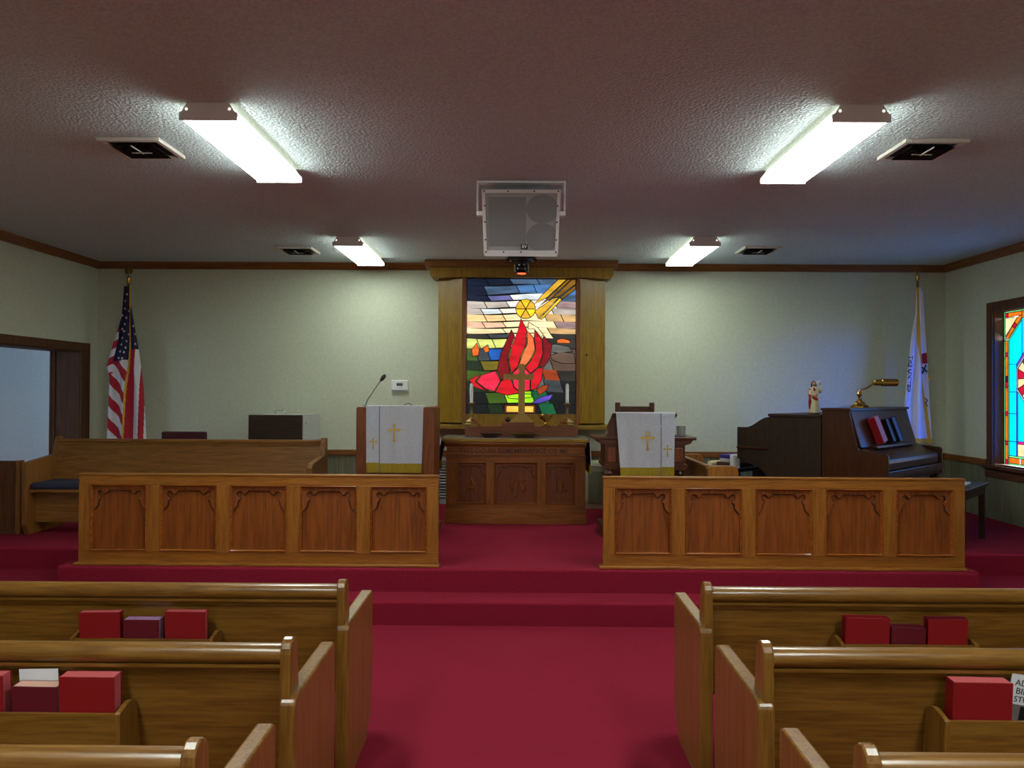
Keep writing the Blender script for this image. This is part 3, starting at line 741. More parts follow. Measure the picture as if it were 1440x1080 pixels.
# cloth draped across the altar, its ends hanging at both sides
cl = thing('altar_cloth', 'dark maroon altar cloth with gold fringe hanging over both altar ends', 'altar cloth', (0, AY+.3, AT))
bm = nb(); box(bm, AX0-.045, AX1+.04, AY+.06, AY+.58, AT+.0005, AT+.006)
obj('runner', bm, 'glass_sheen', cl)
for s, xe in ((-1, AX0-.045), (1, AX1+.04)):
    sl_ = .065 if s < 0 else .02
    n = obj('hanging_end', P([(xe-s*.005, AT+.006), (xe+s*.004, AT+.006), (xe+s*sl_, AT-.25), (xe+s*(sl_-.012), AT-.25)], 'y', AY+.06, AY+.58), 'maroon', cl)
    obj('fringe', P([(xe+s*sl_, AT-.25), (xe+s*(sl_-.014), AT-.25), (xe+s*(sl_-.02), AT-.335), (xe+s*(sl_+.004), AT-.335)], 'y', AY+.06, AY+.58), 'cloth_gold', n)
    obj('lining_edge', P([(xe+s*.002, AT+.007), (xe+s*.009, AT+.004), (xe+s*(sl_+.005), AT-.25), (xe+s*(sl_-.002), AT-.25)], 'y', AY+.052, AY+.0605), 'cloth_white', n)
# gradine step with raised centre block
gr = thing('altar_gradine', 'reddish wooden shelf step with raised centre block on the altar', 'shelf', (.04, 8.12, AT+.006))
GT = 1.262
obj('step', B(-.53, .61, 8.06, 8.32, AT+.006, GT), 'pulpit_x', gr, bevel=.004)
obj('centre_block', B(-.158, .165, 8.03, 8.30, AT+.006, 1.303), 'pulpit_x', gr, bevel=.004)
# cross
cr = thing('altar_cross', 'brass cross on a stepped foot in front of the stained glass', 'cross', (.04, 8.16, 1.303))
obj('foot', P([(-.08, 1.303), (.16, 1.303), (.16, 1.32), (.14, 1.325), (.12, 1.345), (.085, 1.385), (-.005, 1.385), (-.04, 1.345), (-.06, 1.325), (-.08, 1.32)], 'y', 8.10, 8.22), 'matte_brass', cr, bevel=.003)
obj('upright', B(.007, .073, 8.145, 8.175, 1.385, 1.90), 'matte_brass', cr, bevel=.003)
obj('crossbar', B(-.145, .165, 8.146, 8.174, 1.735, 1.795), 'matte_brass', cr, bevel=.003)
# candlesticks
for x, lb in ((-.475, 'brass candlestick with a white candle on the left end of the altar shelf'), (.51, 'brass candlestick with a white candle on the right end of the altar shelf')):
    t = thing('candlestick', lb, 'candlestick', (x, 8.2, GT), 0, 'altar candlesticks')
    obj('base', L([(.095, 0), (.095, .015), (.07, .03), (.07, .045), (.04, .07), (.022, .08)], (x, 8.2, GT), 8), 'dull_brass', t)
    obj('stem', L([(.02, .075), (.014, .1), (.02, .12), (.013, .14), (.013, .2), (.02, .215), (.034, .225), (.034, .235), (.018, .238)], (x, 8.2, GT), 16), 'dull_brass', t, smooth=40)
    cn = obj('candle', L([(.017, .236), (.017, .42), (.012, .432), (.004, .436)], (x, 8.2, GT), 14), 'candle', t, smooth=40)
    obj('wick', T([(x, 8.2, GT+.434), (x+.002, 8.2, GT+.45)], .0018, 5), 'black', cn)
# chalice, plates, dark knob
single('brass_bowl', L([(.05, 0), (.052, .008), (.022, .022), (.014, .045), (.03, .062), (.066, .085), (.072, .12), (.067, .12), (.05, .09), (.0, .075)], (.29, 8.12, GT), 20), 'brass', 'footed brass bowl between the cross and the right candlestick', 'bowl', smooth=50)
def plate(x, y, r, mat, lb):
    single('offering_plate', L([(r*.55, 0), (r*.62, .004), (r*.8, .03), (r, .042), (r, .047), (r*.78, .036), (r*.58, .01), (0, .008)], (x, y, AT+.0062), 28), mat, lb, 'plate', 'offering plates on the altar', smooth=40)
plate(-.268, 7.90, .115, 'lectern_x', 'dark wooden offering plate on the left of the altar top')
plate(.068, 7.875, .15, 'dull_brass', 'shiny brass offering plate near the middle of the altar top')
single('microphone_ball', Ball((-.098, 8.08, 1.329), .026, u=16, v=12), 'black', 'small black ball beside the foot of the cross', 'microphone', smooth=True)

# ------------------------------------------------------------------ wall fixtures behind the altar
hv = thing('wall_grille', 'louvered metal grille low on the wall behind the altar, left side', 'grille', (-.78, 9.06, PZ))
obj('frame', Bs((-1.05, -1.01, 9.03, 9.117, PZ, .86), (-.78, -.74, 9.03, 9.117, PZ, .86), (-1.01, -.78, 9.03, 9.117, .82, .86), (-1.01, -.78, 9.03, 9.117, PZ, PZ+.06)), 'grey_metal', hv, bevel=.003)
obj('backing', B(-1.01, -.78, 9.09, 9.117, PZ+.06, .82), 'vent_dark', hv)
for i in range(13):
    z = PZ+.075+i*.032
    obj('slat', P([(9.035, z), (9.037, z+.012), (9.08, z+.022), (9.08, z+.01)], 'x', -1.01, -.78), 'grey_metal', hv)
cb = thing('low_cabinet', 'low pale green cabinet behind the altar beside the dark lectern', 'cabinet', (1.0, 8.9, PZ))
obj('body', B(.74, 1.3, 8.76, 9.11, PZ, .80), 'pale_green', cb)
obj('cabinet_top', B(.72, 1.32, 8.72, 9.11, .80, .84), 'pale_green', cb, bevel=.004)
obj('door', B(.78, 1.26, 8.745, 8.76, PZ+.06, .74), 'wainscot', cb, bevel=.003)
th = thing('thermostat', 'white wall thermostat with a grey display above the pulpit', 'thermostat', (-1.35, 9.13, 1.67))
obj('housing', P([(-1.445, 1.737), (-1.255, 1.737), (-1.258, 1.622), (-1.27, 1.61), (-1.43, 1.61), (-1.442, 1.622)], 'y', 9.098, 9.13), 'plastic_white', th, bevel=.006)
obj('base_strip', B(-1.44, -1.26, 9.096, 9.1, 1.612, 1.628), 'grey_metal', th)
obj('display', B(-1.385, -1.315, 9.095, 9.099, 1.672, 1.704), 'lcd', th)
for k in range(3): obj('button', B(-1.378+k*.024, -1.366+k*.024, 9.094, 9.099, 1.652, 1.66), 'grey_metal', th)

# ------------------------------------------------------------------ paraments
def emblem(bm, cx, cz, h, y):
    w = h*.65; r = h*.045
    box(bm, cx-r, cx+r, y-.002, y, cz-h/2, cz+h/2); zb_ = cz+h*.18
    box(bm, cx-w/2, cx+w/2, y-.0025, y, zb_-r, zb_+r)
    for px, pz, dx, dz in ((cx, cz+h/2, 0, 1), (cx, cz-h/2, 0, -1), (cx-w/2, zb_, -1, 0), (cx+w/2, zb_, 1, 0)):
        for ox, oz in ((dx, dz), (dz*.9-dx*.3, dx*.9-dz*.3), (-dz*.9-dx*.3, -dx*.9-dz*.3)):
            c = (px+ox*h*.05, pz+oz*h*.05)
            prism(bm, [(c[0]+h*.045*math.cos(k*PI/4), c[1]+h*.045*math.sin(k*PI/4)) for k in range(8)], 'y', y-.003, y)
def cloth(name, label, group, x0t, x1t, x0b, x1b, zt, zb, zf, yt, yb, topd, strip, cross1, cross2):
    """cloth hanging down a pulpit front: zt top, zf fringe line, zb bottom; strip = x-fraction range of the stole"""
    t = thing(name, label, 'cloth', ((x0t+x1t)/2, yt, zt), 0, group)
    nx, nz = 40, 30
    def pos(u, v):
        xa = x0t+(x0b-x0t)*v; xb = x1t+(x1b-x1t)*v
        return (xa+(xb-xa)*u, yt+(yb-yt)*v-.006*v*math.sin(u*11+2*v)-.004*v*math.sin(u*23+1)-.003, zt+(zb-zt)*v)
    vf = (zt-zf)/(zt-zb)
    for nm, v0, v1, mat, rows in (('front', 0, vf, 'cloth_white', nz), ('fringe', vf, 1, 'cloth_gold', 6)):
        bm = nb(); g = []
        for j in range(rows+1):
            g.append([bm.verts.new(pos(i/nx, v0+(v1-v0)*j/rows)) for i in range(nx+1)])
        for j in range(rows):
            for i in range(nx): bm.faces.new((g[j][i], g[j][i+1], g[j+1][i+1], g[j+1][i]))
        bmesh.ops.solidify(bm, geom=bm.faces[:], thickness=-.003)
        obj(nm, bm, mat, t, smooth=40)
    obj('top_fold', B(x0t, x1t, yt-.004, yt+topd, zt, zt+.004), 'cloth_white', t)
    # stole
    for nm, v0, v1, mat in (('stole', 0, vf-.012, 'cloth_white'), ('stole_fringe', vf-.012, 1.0, 'cloth_gold')):
        bm = nb(); g = []
        for j in range(17):
            g.append([bm.verts.new(Vector(pos(strip[0]+(strip[1]-strip[0])*i/12, v0+(v1-v0)*j/16))+Vector((0, -.005, 0))) for i in range(13)])
        for j in range(16):
            for i in range(12): bm.faces.new((g[j][i], g[j][i+1], g[j+1][i+1], g[j+1][i]))
        bmesh.ops.solidify(bm, geom=bm.faces[:], thickness=-.003)
        obj(nm, bm, mat, t, smooth=40)
    e = strip[1] if strip[0] < .1 else strip[0]
    bm = nb(); tube(bm, [Vector(pos(e, k/12))+Vector((0, -.006, 0)) for k in range(13)], .0035, 6)
    obj('stole_edge', bm, 'thread_line', t)
    for (u, v, h) in (cross1, cross2):
        p = pos(u, v); bm = nb(); emblem(bm, p[0], p[2], h, min(pos(u+du*.03, v+dv*.04)[1] for du in range(-4, 5) for dv in range(-4, 5))-.009)
        obj('embroidered_cross', bm, 'gold_thread', t)

# pulpit on the left
PX0, PX1, PY = -1.405, -.722, 6.93
pu = thing('pulpit', 'reddish brown wooden pulpit behind the left chancel rail', 'pulpit', ((PX0+PX1)/2, PY+.25, PZ))
PT = 1.478
obj('front_board', B(PX0+.085, PX1-.085, PY+.03, PY+.05, PZ, PT-.03), 'pulpit_z', pu)
for a, b in ((PX0, PX0+.09), (PX1-.1, PX1)):
    obj('side_post', P([(a, PZ), (b, PZ), (b, PT-.012), (b-.012, PT), (a+.012, PT), (a, PT-.012)], 'y', PY, PY+.5), 'pulpit_z', pu, bevel=.006)
obj('desk_top', P([(PY+.02, PT-.03), (PY+.02, PT-.005), (PY+.52, PT-.16), (PY+.52, PT-.185)], 'x', PX0+.09, PX1-.1), 'pulpit_x', pu)
obj('shelf', B(PX0+.09, PX1-.1, PY+.05, PY+.46, .9, .92), 'pulpit_x', pu)
obj('base', B(PX0-.02, PX1+.02, PY-.02, PY+.52, PZ, PZ+.08), 'pulpit_x', pu, bevel=.005)
cloth('pulpit_cloth', 'white cloth with gold fringe hanging on the reddish pulpit', 'white paraments with gold crosses', -1.318, -.818, -1.312, -.832, PT+.006, .905, .985, PY-.006, PY-.004, .1, (0.01, .235), (.5, .40, .138), (.13, .56, .085))
mi = thing('gooseneck_microphone', 'black gooseneck microphone leaning right above the pulpit', 'microphone', (-1.31, 7.0, PT))
bz = PT
obj('base', L([(.02, 0), (.02, .006), (.008, .01)], (-1.338, 7.0, bz), 12), 'black', mi)
obj('gooseneck', T([(-1.338, 7.0, bz+.005), (-1.332, 7, bz+.03), (-1.31, 7, bz+.075), (-1.26, 7, bz+.15), (-1.20, 7, bz+.235)], .0035, 8), 'black', mi, smooth=True)
d = Vector((.6, 0, .8))
obj('capsule', T([Vector((-1.21, 7, bz+.222)), Vector((-1.20, 7, bz+.235)), Vector((-1.185, 7, bz+.255)), Vector((-1.172, 7, bz+.272)), Vector((-1.165, 7, bz+.281))], [.005, .014, .0175, .015, .006], 12), 'black', mi, smooth=True)
bm = nb(); tube(bm, [(-1.04, 7.16, PT-.03), (-1.03, 7.16, PT+.0), (-1.005, 7.16, PT+.022), (-.975, 7.16, PT+.026), (-.95, 7.16, PT+.012), (-.935, 7.16, PT-.015), (-.93, 7.16, PT-.04)], .0035, 6)
single('cable_loop', bm, 'black', 'thin dark cable loop showing above the pulpit cloth', 'cable', smooth=True)

# dark lectern on the right
le = thing('lectern', 'dark carved lectern with side wings behind the right chancel rail', 'lectern', (1.12, 7.25, PZ))
LX0, LX1, LY = .70, 1.56, 7.03
obj('wing_top', B(LX0-.02, LX1+.02, LY+.005, LY+.47, 1.195, 1.222), 'lectern_x', le, bevel=.005)
obj('cornice_moulding', P([(LX0+.01, 1.195), (LX0+.03, 1.165), (LX0+.075, 1.15), (LX1-.075, 1.15), (LX1-.03, 1.165), (LX1-.01, 1.195)], 'y', LY+.012, LY+.44), 'lectern_x', le)
obj('upper_body', B(LX0+.075, LX1-.075, LY+.03, LY+.41, .98, 1.15), 'lectern_x', le, bevel=.003)
for a, b in ((LX0+.10, LX0+.17), (LX0+.185, LX0+.29), (LX1-.29, LX1-.185), (LX1-.17, LX1-.10)):
    obj('panel', B(a, b, LY+.02, LY+.031, 1.0, 1.125), 'pulpit_z', le, bevel=.004)
obj('waist_moulding', P([(LX0+.06, .98), (LX0+.06, .955), (LX0+.09, .93), (LX1-.09, .93), (LX1-.06, .955), (LX1-.06, .98)], 'y', LY+.01, LY+.43), 'lectern_x', le)
obj('lower_body', B(LX0+.13, LX1-.13, LY+.06, LY+.38, PZ+.1, .93), 'lectern_x', le)
for s in (LX0+.115, LX1-.115):
    obj('turned_column', L([(.03, .0), (.045, .02), (.045, .05), (.028, .08), (.034, .25), (.028, .44), (.045, .46), (.03, .49)], (s, LY+.06, PZ+.1), 16), 'lectern_z', le, smooth=40)
obj('base', B(LX0+.05, LX1-.05, LY, LY+.44, PZ, PZ+.1), 'lectern_x', le, bevel=.006)
# slanted reading desk
dp = [(LY+.02, 1.222), (LY+.02, 1.405), (LY+.005, 1.41), (LY+.005, 1.43), (LY+.40, 1.31), (LY+.40, 1.222)]
obj('reading_desk', P([(LY+.03, 1.222), (LY+.03, 1.40), (LY+.36, 1.30), (LY+.36, 1.222)], 'x', .85, 1.37), 'lectern_z', le)
for s, xa in ((-1, .86), (1, 1.375)):
    pass
obj('desk_board', P([(LY-.01, 1.408), (LY-.01, 1.432), (LY+.42, 1.305), (LY+.42, 1.28)], 'x', .835, 1.405), 'lectern_x', le, bevel=.004)
obj('desk_side', P([(.85, 1.222), (.775, 1.222), (.80, 1.25), (.80, 1.32), (.85, 1.40)], 'y', LY+.03, LY+.06), 'lectern_z', le)
cloth('lectern_cloth', 'white cloth with gold fringe hanging on the dark lectern', 'white paraments with gold crosses', .865, 1.385, .905, 1.372, 1.434, .885, .957, LY-.018, LY-.045, .12, (.76, .995), (.515, .445, .148), (.87, .60, .09))
cu_ = thing('grey_cup', 'small grey cup on the right wing of the lectern', 'cup', (1.455, 7.15, 1.222))
obj('cup_body', L([(.033, 0), (.036, .002), (.041, .088), (.038, .088), (.034, .01), (0, .008)], (1.465, 7.15, 1.228), 20), 'grey_metal', cu_, smooth=40)
obj('coaster', L([(.06, 0), (.06, .006), (.0, .006)], (1.45, 7.15, 1.222), 18), 'black', cu_)
# high-back chair behind the lectern
ch = thing('high_back_chair', 'tall wooden chair whose top shows above the dark lectern', 'chair', (1.18, 8.2, PZ))
for x in (1.045, 1.40):
    obj('back_post', B(x-.025, x+.025, 8.30, 8.35, PZ, 1.508), 'lectern_z', ch, bevel=.006)
obj('crest_rail', B(1.07, 1.375, 8.31, 8.34, 1.39, 1.468), 'lectern_x', ch, bevel=.004)
obj('back_panel', B(1.07, 1.375, 8.315, 8.335, .85, 1.30), 'seat_maroon', ch)
obj('seat', B(1.0, 1.445, 7.86, 8.34, .73, .79), 'seat_maroon', ch, bevel=.02)
for x in (1.03, 1.415): obj('leg', B(x-.025, x+.025, 7.87, 7.92, PZ, .73), 'lectern_z', ch)
for x in (1.03, 1.415): obj('armrest', B(x-.025, x+.025, 7.88, 8.31, .95, .98), 'lectern_y', ch, bevel=.005)

# ------------------------------------------------------------------ nave pews
PEW_H = .82
def pew_end(bm_panel, side, x_out, yb):
    """end board: outer face at x_out, thickness towards the seat (side=+1: seat lies at +x)"""
    x0, x1 = sorted((x_out, x_out+side*.055))
    r = .035
    pts = [(yb+.02, 0), (yb, .06), (yb, .62)]
    for k in range(1, 6):
        a = k/6*PI/2; pts.append((yb+r-r*math.cos(a), .62+r*math.sin(a)))
    pts += [(yb+r, .655), (yb+.10, .658), (yb+.53, .664), (yb+.545, .655), (yb+.545, .2), (yb+.52, .1), (yb+.44, .02), (yb+.42, 0)]
    prism(bm_panel, pts, 'x', x0, x1)
def pew_post(bm, side, x_out, yb):
    x0, x1 = sorted((x_out+side*.02, x_out+side*.056))
    pts = [(yb+.012, .60), (yb+.012, .785)]
    for k in range(1, 8):
        a = PI-k/8*PI; pts.append((yb+.052+.04*math.cos(a), .785+.045*math.sin(a)))
    pts += [(yb+.092, .785), (yb+.12, .60)]
    prism(bm, pts, 'x', x0, x1)
def pew(side, yb, x_in, x_out, rack, label):
    """side=-1 left of the aisle. x_in: aisle-side face. yb: back edge of the end boards."""
    t = thing('pew', label, 'pew', ((x_in+x_out)/2, yb+.25, 0), 0, 'oak pews in the nave')
    s = side
    for xo, sd in ((x_in, s), (x_out, -s)):
        bm = nb(); pew_end(bm, sd, xo, yb)
        e = obj('end_board', bm, 'pew_z', t, bevel=.008)
        bm = nb(); pew_post(bm, sd, xo, yb); obj('end_post', bm, 'pew_z', e, bevel=.006)
    x0, x1 = sorted((x_in+s*.054, x_out-s*.054))
    obj('back_panel', P([(yb+.045, .76), (yb+.075, .76), (yb+.145, .34), (yb+.115, .34)], 'x', x0, x1), 'pew_x', t)
    obj('back_lower_edge', P([(yb+.11, .338), (yb+.15, .338), (yb+.146, .36), (yb+.106, .36)], 'x', x0, x1), 'pew_x', t)
    cap = []
    for k in range(0, 13):
        a = -PI*.42-k/12*PI*1.16
        cap.append((yb+.05+.036*math.cos(a), .778+.032*math.sin(a)))
    cap += [(yb+.09, .75), (yb+.04, .742)]
    obj('cap_rail', P(cap, 'x', x0, x1), 'pew_x', t, smooth=50)
    obj('cap_moulding', P([(yb+.024, .749), (yb+.05, .749), (yb+.054, .722), (yb+.040, .722), (yb+.036, .735), (yb+.026, .738)], 'x', x0, x1), 'pew_x', t)
    obj('seat', P([(yb+.13, .40), (yb+.13, .435), (yb+.5, .455), (yb+.52, .44), (yb+.51, .415)], 'x', x0, x1), 'pew_x', t, bevel=.004)
    obj('seat_support', B((x0+x1)/2-.02, (x0+x1)/2+.02, yb+.15, yb+.46, 0, .41), 'pew_z', t)
    if rack:
        a, b, zt = rack
        bk = obj('book_rack', P([(yb-.040, zt), (yb-.028, zt), (yb-.016, zt-.235), (yb-.028, zt-.235)], 'x', a+.016, b-.016), 'pew_x', t)
        obj('rack_floor', P([(yb-.028, zt-.235), (yb+.10, zt-.235), (yb+.10, zt-.222), (yb-.028, zt-.222)], 'x', a+.016, b-.016), 'pew_x', bk)
        for xx in (a, b-.016):
            o = .052
            pts = [(yb-.046, zt), (yb-.04, zt+.006), (yb-.026, zt+.008), (yb-.006, zt+.014), (yb+.02, zt+.019), (yb+.045, zt+.014), (yb+.064, zt+.002), (yb+.104, zt-.245), (yb-.034, zt-.245)]
            obj('rack_bracket', P(pts, 'x', xx, xx+.016), 'pew_z', bk)
ROWS = [3.285, 2.50, 1.755]
rowlab = {0: 'nearest the platform', 1: 'middle of the three rows', 2: 'closest to the camera, cut off by the frame'}
for k, yb in enumerate(ROWS):
    pew(-1, yb, -.69, -4.3, (-1.82, -1.235, .60) if k == 0 else (-1.80, -1.22, .615) if k == 1 else None, 'oak pew left of the aisle, '+rowlab[k])
    pew(1, yb, .755, 4.35, (1.312, 1.87, .60) if k == 0 else (1.312, 1.90, .615) if k == 1 else None, 'oak pew right of the aisle, '+rowlab[k])

def hymnal(x0, x1, yb, zb, h, th, cover, pages, label, spine=1, tilt=0, cat='book', group='hymnals in the pew racks', lean=.17):
    """book standing with its cover to the viewer; spine=+1 on the right. yb = y of the front cover at the foot"""
    w = x1-x0; xc = (x0+x1)/2
    t = thing('hymnal', label, cat, (xc, yb, zb), 0, group)
    mat = Matrix.Translation((xc, yb, zb)) @ Matrix.Rotation(tilt, 4, 'Y') @ Matrix.Rotation(-lean, 4, 'X')
    c = .003
    bm = nb()
    box(bm, -w/2, w/2, 0, c, 0, h); box(bm, -w/2, w/2, th-c, th, 0, h)
    xs = w/2-c if spine > 0 else -w/2
    box(bm, xs, xs+c, c, th-c, 0, h)
    obj('cover', xform(bm, mat), cover, t, bevel=.0015, seg=1)
    a, b = (-w/2+.004, w/2-c) if spine > 0 else (-w/2+c, w/2-.004)
    obj('page_block', xform(B(a, b, c, th-c, .004, h-.0012), mat), pages, t)
y1, y2 = ROWS[0], ROWS[1]
f1, f2 = .38, .395
hymnal(-1.788, -1.62, y1-.014, f1, .335-.01, .036, 'book_red', 'page_red', 'red hymnal on the left end of the first left pew rack', 1, -.02, lean=-.04)
hymnal(-1.612, -1.463, y1-.014, f1, .295, .05, 'book_maroon', 'page_lilac', 'short maroon book between two red hymnals in the first left pew rack', -1, 0, lean=-.04)
hymnal(-1.44, -1.274, y1-.014, f1, .33, .036, 'book_red', 'page_red', 'red hymnal on the right end of the first left pew rack', -1, 0, lean=-.04)
hymnal(-1.76, -1.59, y2-.014, f2, .33, .046, 'book_red', 'page_red', 'red hymnal cut off by the left edge of the photo', -1, -.02, lean=-.04)
hymnal(-1.572, -1.43, y2-.014, f2, .298, .05, 'book_maroon', 'page_pale', 'short maroon book with pale page edges in the second left pew rack', -1, .01, lean=-.04)
hymnal(-1.422, -1.248, y2-.014, f2, .33, .05, 'book_red', 'page_red', 'thick red hymnal at the right end of the second left pew rack', -1, 0, lean=-.04)
hymnal(1.335, 1.515, y1-.014, f1, .325, .044, 'book_red', 'book_red', 'bright red hymnal at the left end of the first right pew rack', 1, .02, lean=-.04)
hymnal(1.525, 1.665, y1-.014, f1, .287, .05, 'book_maroon', 'book_maroon', 'short maroon book between two red hymnals in the first right pew rack', -1, .01, lean=-.04)
hymnal(1.675, 1.838, y1-.014, f1, .322, .044, 'book_red', 'book_maroon', 'dark red hymnal at the right end of the first right pew rack', 1, 0, lean=-.04)
hymnal(1.345, 1.528, y2-.014, f2, .335, .048, 'book_red', 'page_red', 'thick red hymnal beside the booklet in the second right pew rack', -1, .015, lean=-.04)
single('bulletin', put(B(-.062, .062, 0, .002, 0, .335), (-1.51, y2+.046, f2), rx=.06, ry=-.02), 'paper', 'white paper bulletin standing behind a maroon book in the left rack', 'paper')
# magazine
mg = thing('booklet', 'white booklet with a grey photo beside the red hymnal, right edge', 'booklet', (1.59, y2, f2))
mm = Matrix.Translation((1.58, y2+.038, f2+.014)) @ Matrix.Rotation(.16, 4, 'Y') @ Matrix.Rotation(.04, 4, 'X')
obj('cover', xform(B(-.07, .08, 0, .004, 0, .325), mm), 'paper', mg)
obj('photo_print', xform(B(-.07, .08, -.0008, 0, .02, .23), mm), 'mag_photo', mg)
obj('photo_print', xform(Bs((-.028, .02, -.0014, -.0008, .05, .225), (-.07, .08, -.0014, -.0008, .02, .12)), mm), 'mag_dark', mg)
obj('photo_print', xform(B(-.048, -.035, -.0016, -.0012, .09, .22), mm), 'mag_photo', mg)
obj('lettering', xform(put(text_bm('ADULT', .028, 0, .0004), (-.012, -.0006, .298), rx=PI/2), mm), 'ink', mg)
obj('lettering', xform(put(text_bm('BIBLE', .028, 0, .0004), (-.018, -.0006, .272), rx=PI/2), mm), 'ink', mg)
obj('lettering', xform(put(text_bm('STUDIES', .026, 0, .0004), (-.004, -.0006, .246), rx=PI/2), mm), 'ink', mg)
single('folded_sheet', put(B(-.055, .055, 0, .002, 0, .24), (1.54, y2+.05, f2+.006), rx=.06, ry=-.1), 'page_white', 'pale folded sheet between the red hymnal and the booklet', 'paper')

# ------------------------------------------------------------------ choir side, left
t = thing('choir_pew', 'long oak choir pew facing the nave behind the left chancel rail', 'pew', (-3.06, 7.2, PZ))
CX0, CX1, CYF, CYB = -4.33, -1.785, 6.93, 7.45
CT = PZ+.818
def choir_end(xa, xb):
    pts = [(CYB+.04, PZ), (CYB+.04, PZ+.80), (CYB+.03, PZ+.838), (CYB-.01, PZ+.838), (CYB-.03, PZ+.80), (CYB-.06, PZ+.68), (CYF+.08, PZ+.645), (CYF+.015, PZ+.635), (CYF, PZ+.60), (CYF, PZ+.1), (CYF+.05, PZ)]
    return P(pts, 'x', xa, xb)
obj('end_board', choir_end(CX0, CX0+.05), 'choir_z', t, bevel=.006)
obj('end_board', choir_end(CX1-.05, CX1), 'choir_z', t, bevel=.006)
obj('backrest', P([(CYB-.005, CT-.03), (CYB-.03, CT-.03), (CYB-.12, PZ+.42), (CYB-.095, PZ+.42)], 'x', CX0+.05, CX1-.05), 'choir_x', t)
obj('cap_rail', B(CX0+.05, CX1-.05, CYB-.045, CYB+.02, CT-.035, CT), 'choir_x', t, bevel=.01)
obj('cap_moulding', B(CX0+.05, CX1-.05, CYB-.045, CYB-.025, CT-.055, CT-.035), 'choir_x', t, bevel=.004)
obj('seat', B(CX0+.05, CX1-.05, CYF+.03, CYB-.08, PZ+.37, PZ+.40), 'choir_x', t, bevel=.008)
obj('seat_front', B(CX0+.05, CX1-.05, CYF+.12, CYF+.14, PZ+.1, PZ+.37), 'choir_x', t)
obj('cushion', B(CX0+.06, CX1-.06, CYF+.03, CYB-.12, PZ+.40, PZ+.455), 'navy', t, bevel=.02)
t = thing('low_screen', 'low plain wooden screen beside the left end of the choir pew', 'screen', (-4.6, 7.02, PZ))
obj('board', B(-4.80, -4.40, 7.0, 7.03, PZ+.03, PZ+.645), 'casing_z', t, bevel=.004)
obj('edge_post', B(-4.415, -4.37, 6.985, 7.045, PZ, PZ+.65), 'choir_z', t, bevel=.005)
obj('foot', B(-4.80, -4.40, 6.98, 7.05, PZ, PZ+.03), 'casing_x', t, bevel=.004)
# maroon chair behind the choir pew
t = thing('maroon_chair', 'maroon upholstered chair whose back peeks above the choir pew', 'chair', (-3.48, 8.3, PZ))
obj('seat', B(-3.71, -3.25, 7.86, 8.3, PZ+.40, PZ+.47), 'seat_maroon', t, bevel=.02)
obj('backrest', B(-3.715, -3.245, 8.28, 8.33, PZ+.5, 1.178), 'seat_maroon', t, bevel=.015)
for x in (-3.69, -3.27):
    obj('leg', B(x-.015, x+.015, 7.88, 7.91, PZ, PZ+.40), 'black', t)
    obj('back_leg', B(x-.015, x+.015, 8.30, 8.33, PZ, PZ+.55), 'black', t)
# amplifier case on a small table
t = thing('side_table', 'small dark table hidden behind the choir pew under the case', 'table', (-2.58, 8.72, PZ))
obj('table_top', B(-2.98, -2.14, 8.5, 8.96, 1.04, 1.07), 'case_x', t, bevel=.004)
for x in (-2.94, -2.18):
    for y in (8.54, 8.92): obj('leg', B(x-.02, x+.02, y-.02, y+.02, PZ, 1.04), 'case_z', t)
t = thing('amplifier_case', 'dark wood-grain case with a grey side and top handle behind the choir pew', 'case', (-2.6, 8.7, 1.07))
obj('front', B(-2.905, -2.322, 8.58, 8.60, 1.075, 1.348), 'case_x', t, bevel=.003)
cpts = [(-2.912, 8.575), (-2.31, 8.575), (-2.268, 8.90), (-2.87, 8.90)]
obj('shell', P([(-2.912, 8.60), (-2.315, 8.60), (-2.225, 8.92), (-2.87, 8.92)], 'z', 1.07, 1.355), 'grey_case', t, bevel=.004)
obj('handle', T([(-2.66, 8.72, 1.355), (-2.655, 8.72, 1.383), (-2.64, 8.72, 1.39), (-2.565, 8.72, 1.39), (-2.55, 8.72, 1.383), (-2.545, 8.72, 1.355)], .006, 8), 'chrome', t, smooth=True)
obj('latch', Ball((-2.302, 8.64, 1.265), .011, u=8, v=6), 'chrome', t, smooth=True)

# ------------------------------------------------------------------ flags
def cloth_grid(left, right, z_top, z_bot, y0, depth, nx, nz, colour, folds, toward=0):
    """left(z), right(z) give x limits. colour(x,z) -> material index"""
    bm = nb(); g = []
    for j in range(nz+1):
        z = z_top+(z_bot-z_top)*j/nz; v = j/nz
        a, b = left(z), right(z); row = []
        for i in range(nx+1):
            u = i/nx
            y = y0-depth*(.25+.75*min(1, v*1.6))*(.6*math.sin(u*PI*folds+v*1.2)+.4*math.sin(u*PI))
            row.append(bm.verts.new((a+(b-a)*u, y, z)))
        g.append(row)
    for j in range(nz):
        for i in range(nx):
            f = bm.faces.new((g[j][i], g[j][i+1], g[j+1][i+1], g[j+1][i]))
            c = f.calc_center_median(); f.material_index = colour(c.x, c.z)
    return bm
def interp(tab):
    def f(z):
        for (z0, a), (z1, b) in zip(tab[:-1], tab[1:]):
            if z0 <= z <= z1: return a+(b-a)*(z-z0)/(z1-z0)
        return tab[0][1] if z < tab[0][0] else tab[-1][1]
    return f
def flagstand(t, x, y, top):
    obj('pole', T([(x, y, PZ+.05), (x, y, top)], .013, 12), 'trim_z', t, smooth=40)
    obj('stand', L([(.15, 0), (.155, .012), (.12, .03), (.05, .05), (.03, .1), (.018, .11)], (x, y, PZ), 24), 'dull_brass', t, smooth=40)
    obj('ferrule', L([(.015, -.01), (.02, .0), (.018, .055), (.01, .062)], (x, y, top-.02), 12), 'brass', t, smooth=40)
FX, FY = -4.355, 8.86
